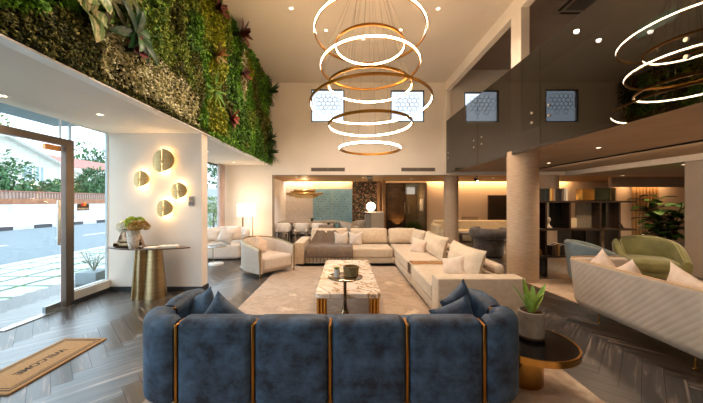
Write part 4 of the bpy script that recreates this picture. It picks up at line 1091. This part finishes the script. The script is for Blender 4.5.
ac_ = thing('air_conditioner','square ceiling air conditioner upstairs, cut by the top edge of the view','air conditioner',(4.96,6.2,5.67))
MB().box(-.45,.45,-.45,.45,-.05,0).obj('panel', m_grey_wall, ac_, bevel=.01)
MB().box(-.25,.25,-.25,.25,-.062,-.05).obj('intake_grille', M('grille_dark','5f574f',.6), ac_, bevel=.004)
for k in range(4):
    MB().box(-.28,.28,.33,.39,-.058,-.05,T(0,0,0,0,0,k*pi/2)).obj('louvre', m_dark, ac_, smooth=False)
us = thing('wall_panel','teal and pale blue glowing panel upstairs, standing in for a reflection in the smoked glass','screen',(6.2,5.97,5.05))  # made-up glowing panel in place of a teal reflection on the glass
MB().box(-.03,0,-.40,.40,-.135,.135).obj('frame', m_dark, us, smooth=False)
MB().box(-.036,-.03,-.38,.38,-.115,.045).obj('lower_field', EM('reflection_pale','8fc4c8',1.8), us, smooth=False)
MB().box(-.036,-.03,-.38,.38,.045,.115).obj('upper_band', EM('reflection_teal','2f9a8c',1.8), us, smooth=False)
# ------------------------------------------------------------------ living wall of plants above the entrance soffit
lw = thing('living_wall','tall wall densely planted with ferns and creepers above the entrance soffit','plant wall',(-2.48,0,ZL))
MB().box(-.02,0,-2.5,YB-.03,.005,ZC-ZL-.01).obj('planting_panel', M('felt_panel','1d2410',.95), lw, smooth=False)
SP = {
 'fern':      ([(0,'2b481a'),(.5,'4a7526'),(1,'70a033')], .085,.034, .8),
 'bright':    ([(0,'3a641c'),(.5,'629e2a'),(1,'92c440')], .055,.034, .5),
 'moss':      ([(0,'4c601e'),(.5,'7d9a36'),(1,'b2bf56')], .045,.028, .5),
 'yellow':    ([(0,'5d6a16'),(.5,'8f9a1f'),(1,'c0bf38')], .065,.032, .6),
 'cream':     ([(0,'7c8048'),(.3,'c2be84'),(.65,'e6e2b6'),(1,'f8f4dc')], .038,.030, .6),
 'olive':     ([(0,'3a4318'),(.5,'5f6526'),(1,'8a873a')], .07,.03, .7),
 'burgundy':  ([(0,'2a1512'),(.5,'4a2420'),(1,'6d3a30')], .08,.04, .6),
 'creeper':   ([(0,'2c3512'),(.45,'4a541c'),(.75,'6c6c2a'),(1,'b5ae68')], .034,.022, .4),
}
fol = {k: MB() for k in SP}
rnd = random.Random(11)
seeds = []
for k in range(120):
    seeds.append((rnd.uniform(-.5,9.5), rnd.uniform(ZL,ZC), rnd.choices(['fern','bright','yellow','olive','burgundy','cream','moss'],[6,5,1.1,3.4,.5,1.6,3.5])[0]))
def species(D, Z):
    w = NO(Vector((D*1.3,Z*1.3,3)))*.35
    u = 346-300*2.4/D if D > .5 else -900
    if Z < ZL+.10+.05*w and D > 2.0: return 'creeper' if D < 5.2 else 'bright'
    if 2.9+w*.5 < D < 4.95+w and Z < 3.30+w*.8-.05*(D-3): return 'cream'
    if D < 2.9+w*.6:
        return 'bright' if Z > 3.02+w+.25*(D-2.4) else 'creeper'
    if D < 3.9+w and Z > 3.2: return 'moss' if rnd.random() < .75 else 'fern'
    if 5.1 < D+w*1.2 < 5.75: return 'yellow'
    b = min(seeds, key=lambda s:((s[0]-D)/1.0)**2+((s[1]-Z)/1.9)**2)
    return b[2]
def bumps(D, Z): return .05+.10*(NO(Vector((D*1.6,Z*1.6,9)))+.6)+.05*NO(Vector((D*5,Z*5,2)))
D = 1.2
while D < YB-.06:
    dens = 4200/max(1,(D/2.6))**1.1          # leaves per square metre; smaller far away
    dd = .05
    for _ in range(int(dens*dd*(ZC-ZL)+.5)):
        y = D+rnd.random()*dd; z = ZL+.02+(ZC-ZL-.05)*rnd.random()
        sp = species(y, z); st, L, W, sprd = SP[sp]
        if sp in ('burgundy','olive','fern') and rnd.random() < .35: continue
        g = 1+.10*max(0,y-3)
        x = bumps(y,z)*(.55+.45*rnd.random())
        d = Vector((.55+rnd.random()*.5, (rnd.random()-.5)*2*sprd, -.55+rnd.random()*1.1))
        if sp == 'fern': d.z -= .25
        nr_ = Vector((.5,0,1))
        if rnd.random() < .6:
            d.x *= .35; nr_ = Vector((1,0,.35))
        s = (.65+.7*rnd.random())*g
        zz = min(max(z, ZL+.03), ZC-.05)
        fol[sp].leaf((x, y, zz-ZL), d, nr_, L*s, W*s, .25, .2)
    D += dd
for k, mb in fol.items():
    o = mb.obj(k+'_foliage', ISL(k+'_leaf', SP[k][0], .6), lw, smooth=False)
    o['kind'] = 'stuff'
# single plants that stand out of it
def rosette(name,label,grp,y,z,n,L,W,cols,el=(.2,1.0),bend=.9,rough=.5,out=.16,roll=0,wf=None,cat='plant',seg=6):
    mb = MB(); r = random.Random(int(y*100+z*37))
    for k in range(n):
        a = 2*pi*k/n+r.uniform(-.25,.25)+roll; e = r.uniform(*el)
        d = Vector((sin(e), cos(a)*cos(e), sin(a)*cos(e))); nr = Vector((cos(e),-cos(a)*sin(e),-sin(a)*sin(e)))
        mb.blade((0,.01*cos(a),.01*sin(a)), d, nr, L*r.uniform(.75,1.1), W*r.uniform(.85,1.15), bend*r.uniform(.6,1.2), seg, .12, wf)
    t = thing(name,label,cat,(-2.48+out,y,z),0,grp)
    key = 'leaf_'+cols[0][1]
    mb.obj('leaves', m_vari if cols is vg else (bpy.data.materials.get(key) or ISL(key,cols,rough)), t, ang=80)
    MB().rbox((-out/2+.005,0,0),(out/2,.03,.03),.012,1,2).obj('root_pocket', bpy.data.materials['felt_panel'], t)
    return t
vg = [(0,'4d6f26'),(1,'58792a')]
m_vari = M('variegated_leaf','5d7f2c',.45,col2='cfcb93',scale=11,detail=3,lo=.46,hi=.6,stretch=(1,2.2,1))
purple = [(0,'2a1413'),(.5,'5a2a27'),(1,'8d4a3c')]
g = 'purple bromeliads in the planted wall'
rosette('bromeliad','purple bromeliad in the planted wall at the top, above the cream patch',g,5.35,4.95,16,.30,.075,purple,(.25,1.1),.5)
rosette('bromeliad','purple bromeliad projecting over the tall hall, top right of the planted wall',g,6.25,5.0,18,.36,.085,purple,(.3,1.2),.6,.5,.26)
rosette('bromeliad','deep red bromeliad low in the planted wall, above the wall stub',g,6.0,3.15,16,.26,.07,[(0,'34100f'),(.5,'6b2320'),(1,'8f3a30')],(.3,1.1),.5)
rosette('bromeliad','dull purple bromeliad high in the planted wall, under the topmost two',g,6.7,4.35,14,.26,.07,purple,(.3,1.1),.5)
rosette('bromeliad','rusty bromeliad in the middle of the planted wall beside the yellow-green leaves',g,5.3,4.1,16,.26,.045,[(0,'5a3a1c'),(.5,'8a5427'),(1,'6f7a28')],(.3,1.1),.5)
rosette('birds_nest_plant','dark broad-leaved rosette plant with wine-red lower leaves, upper left of the planted wall',None,3.26,3.33,11,.36,.10,[(0,'1e3a22'),(.5,'2f5630'),(1,'4a6f3a')],(.1,.7),.7,.35,.20)
rosette('red_leaf_plant','small wine-red and salmon leaved plant below the dark rosette in the planted wall',None,3.27,3.17,8,.17,.07,[(0,'4a1520'),(.5,'7a2e33'),(1,'a5644f')],(.3,1.0),.6,.4,.17)
wf = lambda t:max(.05,sin(pi*min(1,t*.95+.06))**.55)
rosette('variegated_plant','large cream-variegated leaves at the upper left of the planted wall',None,2.72,3.44,6,.30,.17,vg,(.35,.9),.9,.4,.17,-.9,wf)
rosette('variegated_plant','single cluster of hanging variegated leaves beneath the large one in the planted wall',None,2.73,3.22,4,.26,.14,vg,(.3,.7),.9,.4,.15,-1.4,wf)
rosette('strap_leaf_plant','grey-brown arching strap leaves right of the variegated plant in the planted wall',None,2.93,3.50,6,.42,.075,[(0,'3c3d20'),(.5,'63603a'),(1,'8a8453')],(.2,.8),1.1,.5,.16,-.6)
rosette('strap_leaf_plant','olive arching strap leaves at the top of the planted wall, between the two big plants',None,3.12,3.72,7,.42,.08,[(0,'41491c'),(.5,'666a28'),(1,'8a8a3c')],(.2,.8),1.1,.5,.16,.3)
rosette('fern','long-leaved green fern hanging in the planted wall, right of the cream patch',None,5.25,3.45,22,.40,.04,[(0,'2f5a1c'),(.5,'4f8228'),(1,'86a83c')],(.15,.9),1.2,.5,.15)
g = 'ferns sticking out at the far end of the planted wall'
dk = [(0,'16270f'),(.5,'264016'),(1,'3c5a20')]
for y,z,lb in ((8.95,4.8,'dark fern sticking out at the top of the far end of the planted wall'),(8.95,3.38,'dark fern sticking out low at the far end, above the lowest one'),(8.9,2.95,'dark fern at the bottom corner of the far end of the planted wall')):
    rosette('fern',lb,g,y,z,16,.46,.06,dk,(.4,1.3),.7,.5,.16)

# ------------------------------------------------------------------ the street outside
GZ = -.05
pav = MB()
for i in range(5):
    for j in range(-4,30):
        x0 = -8.0+i*.68; y0 = j*.68+.12
        pav.rbox((x0+.305,y0+.305,GZ-.02),(.295,.295,.02),.008,1,1)
struct('patio', pav, M('pale_pavers','b9bcbb',.8,col2='aeb2b1',scale=5), smooth=False)
gr = MB().box(-8.1,-4.6,-3,21,GZ-.06,GZ-.022).obj('lawn_joint', M('joint_grass','5f8f4a',.95,col2='4c7a3c',scale=30), None, smooth=False)
gr.name = 'grass'; tag(gr,'green grass growing in the joints between the pale pavers','grass',None,'stuff')
struct('road', MB().box(-18.3,-8.4,-20,90,GZ-.2,GZ-.03), M('asphalt','727c82',.8,col2='69737a',scale=6,bump=.1), smooth=False)
struct('kerb', MB().box(-8.4,-8.1,-20,90,GZ-.2,GZ), M('kerb_stone','d5d6d3',.8), smooth=False)
lm = MB()
for k in range(18): lm.box(-12.3,-12.15,-12+k*5.2,-10+k*5.2,GZ-.03,GZ-.024)
struct('road', lm, M('road_marking','e6e6e2',.7), smooth=False)
ka, kb = MB(), MB()
for k in range(-10,70): (ka if k % 2 else kb).box(-18.6,-18.3,k*1.1,k*1.1+1.1,GZ-.2,.12)
struct('kerb', ka, M('kerb_white','dcdcd8',.8), smooth=False); struct('kerb', kb, M('kerb_black','4c4a4d',.8), smooth=False)
struct('sidewalk', MB().box(-22,-18.6,-20,90,GZ-.2,.08), M('pink_paving','c3aaa0',.85,col2='d5d0ca',scale=1.4), smooth=False)
bw_ = thing('garden_wall','long white garden wall with terracotta band and balustrade across the street','wall',(-22.2,0,.0))
MB().box(-.2,.2,-10,80,0,1.32).obj('wall', M('white_render','cfcfcc',.85,col2='b9bcbd',scale=1), bw_, smooth=False)
MB().box(-.22,.22,-10,80,1.32,1.68).obj('brick_band', M('terracotta','a06f52',.85,col2='8a5a42',scale=3), bw_, smooth=False)
MB().box(-.12,.12,-10,80,2.14,2.22).obj('rail', M('terracotta_rail','9a6a5a',.8), bw_, smooth=False)
bl_ = MB()
for k in range(300): bl_.box(-.06,.06,-8+k*.22,-7.9+k*.22,1.68,2.14)
o = bl_.obj('baluster', M('pale_baluster','ab8d80',.8), bw_, smooth=False); o['kind'] = 'stuff'
def tree(x,y,zc,r,h,n,label,cols,ls=.34,name='tree',g=None,zs=1.0):
    t = thing(name,label,'tree' if name == 'tree' else 'shrub',(x,y,0),0,g); rr = random.Random(int(x*31+y*17))
    cl = [(rr.uniform(-.6,.6)*r, rr.uniform(-.6,.6)*r, zc+rr.uniform(-.5,.5)*h, r*rr.uniform(.45,.75)) for _ in range(9)]
    mb = MB()
    for k in range(n):
        c = cl[k%9]; d = Vector((rr.gauss(0,1),rr.gauss(0,1),rr.gauss(0,1))).normalized()
        p = Vector(c[:3])+d*c[3]*rr.uniform(.6,1.0)
        if p.z < .05: p.z = .05+rr.random()*.1
        s = ls*rr.uniform(.6,1.3); mb.leaf(p, d+Vector((0,0,-.3)), Vector((rr.random()-.5,rr.random()-.5,1)), s, s*.55, .2, .15)
    key = 'tree_'+cols[1][1]
    mb.obj('foliage', bpy.data.materials.get(key) or ISL(key,cols,.7), t, smooth=False)
    MB().tube([(0,0,-.05),(.05*r,0,zc*.5),(-.03*r,.04*r,zc)],[r*.09,r*.07,r*.04],8).obj('trunk', M('bark','5a4a3a',.9) if 'bark' not in bpy.data.materials else bpy.data.materials['bark'], t)
gA = [(0,'2c4f30'),(.5,'446b42'),(1,'6b8d60')]; gB = [(0,'274a2b'),(.5,'3b633a'),(1,'5d8452')]; gC = [(0,'516c34'),(.5,'748a47'),(1,'98a56a')]
tree(-24.5,20.9,3.1,1.7,2.6,2200,'bushy street tree seen at the left edge through the entrance door',gA)
tree(-24.7,24.3,2.3,1.3,1.2,1600,'rounded shrubby tree before the white gabled house',gA)
tree(-24.6,26.2,2.3,1.2,1.2,1400,'yellow-green tree between the gabled house and the door post',gC)
tree(-24.5,27.6,2.6,1.5,2.0,1500,'small dark tree seen just left of the door post',gB)
tree(-25,30.6,3.3,2.0,2.4,2200,'full green tree right of the door post, under the red roof',gB)
tree(-25.5,33.8,3.2,2.0,2.5,2000,'full green tree at the left edge of the wall stub',gA)
tree(-27,38.5,3.6,2.2,3.0,1000,'green tree partly hidden by the pale wall stub',gB)
tree(-36,29.0,8.0,2.6,2.5,900,'tall pale tree rising behind the gabled roof',gC,.45)
tree(-58,68,10.5,4.5,4,900,'distant dark trees above the red roof, left clump',gB,.8)
tree(-55,72,11.5,4.0,4,800,'distant dark trees above the red roof, right clump',gB,.8)
tree(-9.2,21.5,2.6,1.3,3.2,900,'tall tree seen through the far street window beside the curtain',gB,.22)
tree(-6.9,15.6,.95,.65,.9,900,'yellow-green hedge shrub seen through the far street window',gC,.13,'shrub')
struct('wall_garden', MB().box(-10.5,-7.6,18.6,18.8,0,2.3), M('grey_garden_wall','b3b9b7',.85), smooth=False)
hs = thing('house','white gabled house across the street behind the trees','house',(-30,26.2,0))
MB().add([(0,-7,0),(0,7,0),(0,7,4.6),(0,0,7.3),(0,-7,4.6),(-9,-7,0),(-9,7,0),(-9,7,4.6),(-9,0,7.3),(-9,-7,4.6)],[(0,1,2,3,4),(9,8,7,6,5),(0,5,6,1),(1,6,7,2),(2,7,8,3),(3,8,9,4),(4,9,5,0)]).obj('walls', M('house_white','c9c8c0',.85,col2='bdbab0',scale=2), hs, smooth=False)
MB().add([(.5,0,7.45),(.5,7.6,4.5),(.5,7.6,4.3),(.5,0,7.2),(-9,0,7.45),(-9,7.6,4.5),(-9,7.6,4.3),(-9,0,7.2)],[(0,1,2,3),(4,7,6,5),(0,4,5,1),(1,5,6,2),(2,6,7,3),(3,7,4,0)]).add([(.5,0,7.45),(.5,-7.6,4.5),(.5,-7.6,4.3),(.5,0,7.2),(-9,0,7.45),(-9,-7.6,4.5),(-9,-7.6,4.3),(-9,0,7.2)],[(0,3,2,1),(4,5,6,7),(0,1,5,4),(1,2,6,5),(2,3,7,6),(3,0,4,7)]).obj('roof', M('roof_grey','a9a7a0',.8), hs, smooth=False)
for y0 in (1.6,2.7):
    w_ = MB().box(0,.06,y0,y0+.9,3.4,5.0).obj('window', M('house_window_frame','dfe4e4',.6) if 'house_window_frame' not in bpy.data.materials else bpy.data.materials['house_window_frame'], hs, smooth=False)
    MB().box(.06,.07,y0+.1,y0+.4,3.5,4.9).box(.06,.07,y0+.5,y0+.8,3.5,4.9).obj('pane', M('house_window','8fa4a6',.2) if 'house_window' not in bpy.data.materials else bpy.data.materials['house_window'], w_, smooth=False)
h2 = thing('house','long low house with a red tiled roof beyond the trees, right of the door post','house',(-42,50,0))
MB().box(-6,0,-6,20,0,6.9).obj('walls', bpy.data.materials['house_white'], h2, smooth=False)
MB().add([(.6,-6.5,6.8),(.6,20.5,6.8),(-3,20.5,8.6),(-3,-6.5,8.6),(-6.6,-6.5,6.8),(-6.6,20.5,6.8)],[(0,1,2,3),(3,2,5,4),(0,3,4),(1,5,2),(0,4,5,1)]).obj('roof', M('red_tiles','b4746a',.8,col2='a5665c',scale=2), h2, smooth=False)
op = thing('outdoor_planter','grey square planter with a bare twiggy plant outside the street window','planter',(-4.72,5.62,GZ))
MB().rbox((0,0,.13),(.19,.19,.13),.01,1,2).obj('box', M('planter_grey','8f9aa0',.7), op)
tw = MB(); rr = random.Random(3)
for k in range(16):
    a = rr.random()*6.28; tw.tube([(0,0,.24),(.08*cos(a),.08*sin(a),.40),(.2*cos(a+.3),.2*sin(a+.3),.46+.2*rr.random())],[.006,.005,.003],4)
tw.obj('twigs', M('twig','8a8a72',.9), op)
lf = MB()
for k in range(160):
    a = rr.random()*6.28; r = .22*rr.random(); lf.leaf((r*cos(a),r*sin(a),.36+.3*rr.random()),(cos(a),sin(a),.3),(0,0,1),.05,.025)
lf.obj('leaves', ISL('grey_green_leaf',[(0,'7d8f78'),(1,'a5b39b')],.7), op, smooth=False)
# ------------------------------------------------------------------ the room's own lamps and added fill lights
WARM = 'ffdab4'
for i,(x,y,lb) in enumerate(((-3.24,3.95,'recessed light in the entrance soffit in front of the pale wall stub'),(-3.72,3.25,'recessed light in the entrance soffit at the left edge'),(-3.28,8.75,'recessed light in the soffit near the curtain'),(-3.2,6.9,'recessed light in the soffit behind the wall stub'))):
    downlight(x,y,ZL,lb,(20,14,2.5,6)[i],'spots of the entrance soffit','ffe2c4')
for i,(x,y,p,lb) in enumerate(((4.46,5.3,85,'recessed light under the balcony above the quilted sofa'),(5.0,7.4,120,'recessed light under the balcony above the bookcase'),(4.5,3.3,45,'recessed light under the balcony nearest the camera'),(6.3,4.4,90,'recessed light under the balcony by the grey pier'))):
    downlight(x,y,ZS,lb,p,'spots under the balcony',WARM,.22)
for i,(x,y,z,p,lb) in enumerate(((8.86,9.6,2.33,220,'recessed light in the alcove ceiling near the ochre curtain'),(7.6,6.75,2.33,80,'recessed light in the alcove ceiling beside the grey pier'),(-1.7,10.3,2.34,110,'recessed light over the dining chairs'),(.6,10.6,2.34,26,'recessed light over the gap beside the dining niche'),(2.4,11.0,2.34,20,'recessed light in front of the glass doors'),(5.2,10.6,2.34,30,'recessed light over the cream sofa'))):
    downlight(x,y,z,lb,p,'spots of the rear ceiling','fff0e2' if x < 0 else WARM)
for x,y,lb in ((5.0,4.2,'upstairs recessed light seen through the smoked glass, nearest the post'),(5.4,6.2,'upstairs recessed light seen through the smoked glass, farther in')):
    downlight(x,y,5.67,lb,60,'upstairs spots',WARM)
# added spots out of view, without fittings, to light the navy sofa's back
for x,y in ((-1.3,3.2),(1.9,3.2),(-1.2,.6),(1.6,.6),(.3,-1.2)):
    light('SPOT','down_spot',(x,y,ZC-.03),105 if x < 1 else 55,'ffe6d0',.08,(0,0,0),125,.9)
# coves along the rear walls
for x0,x1,p in ((-2.55,.25,20),(1.75,3.4,5),(3.55,9.6,60)):
    light('AREA','cove_lamp',((x0+x1)/2,12.87,2.49),p,'ffdcb0' if x0 < 0 else 'ffcf94',x1-x0,(0,0,0),sy=.12)
light('POINT','globe_lamp_bulb',(1.0,11.8,1.29),4,'ffe0b0',.12)
light('POINT','floor_lamp_bulb',(-2.99,8.98,1.50),1.3,'ffdfb0',.06)
light('POINT','floor_lamp_bulb',(-2.99,8.98,.98),1.0,'ffdfb0',.06)
light('SPOT','stone_uplight',(2.6,15.0,.05),110,'ffc27a',.04,(R(170),0,0),80,.6)
light('POINT','yard_lamp',(3.4,15.6,1.7),60,'ffe2c0',.08)
light('POINT','pendant_bulb',(-1.6,11.6,2.12),9,'ffd8a8',.05)
light('AREA','curtain_fill',(10.8,10.75,2.30),22,'ffcf98',1.6,(0,0,0),sy=.08)  # added fill, brightens the dark curtain and the wall beside it
light('AREA','beam_fill',(5.48,4.8,2.412),26,'ffd9b0',.03,(0,R(-55),0),sy=7)  # added fill along the bare rail, tilted to lighten the dark beam
light('POINT','rear_room_fill',(2.3,13.9,2.25),70,'ffe8d0',.1)  # added fill so the stone wall shows through the glass doors
# ------------------------------------------------------------------ camera, world
cam = bpy.data.cameras.new('camera'); co = bpy.data.objects.new('camera', cam); C.objects.link(co)
co.location = (0,0,1.5); co.rotation_euler = (R(90),0,0)
cam.sensor_width = 36; cam.lens = 36*300/703; cam.shift_x = 5.5/703; cam.clip_start = .05; cam.clip_end = 300
S = bpy.context.scene; S.camera = co
w = bpy.data.worlds.new('sky'); S.world = w; w.use_nodes = True
bg = w.node_tree.nodes['Background']; bg.inputs['Color'].default_value = lin('e6f0ff'); bg.inputs['Strength'].default_value = 2.7
S.view_settings.view_transform = 'Standard'; S.view_settings.look = 'None'; S.view_settings.gamma = 1; S.view_settings.exposure = .8
S.view_settings.use_curve_mapping = False
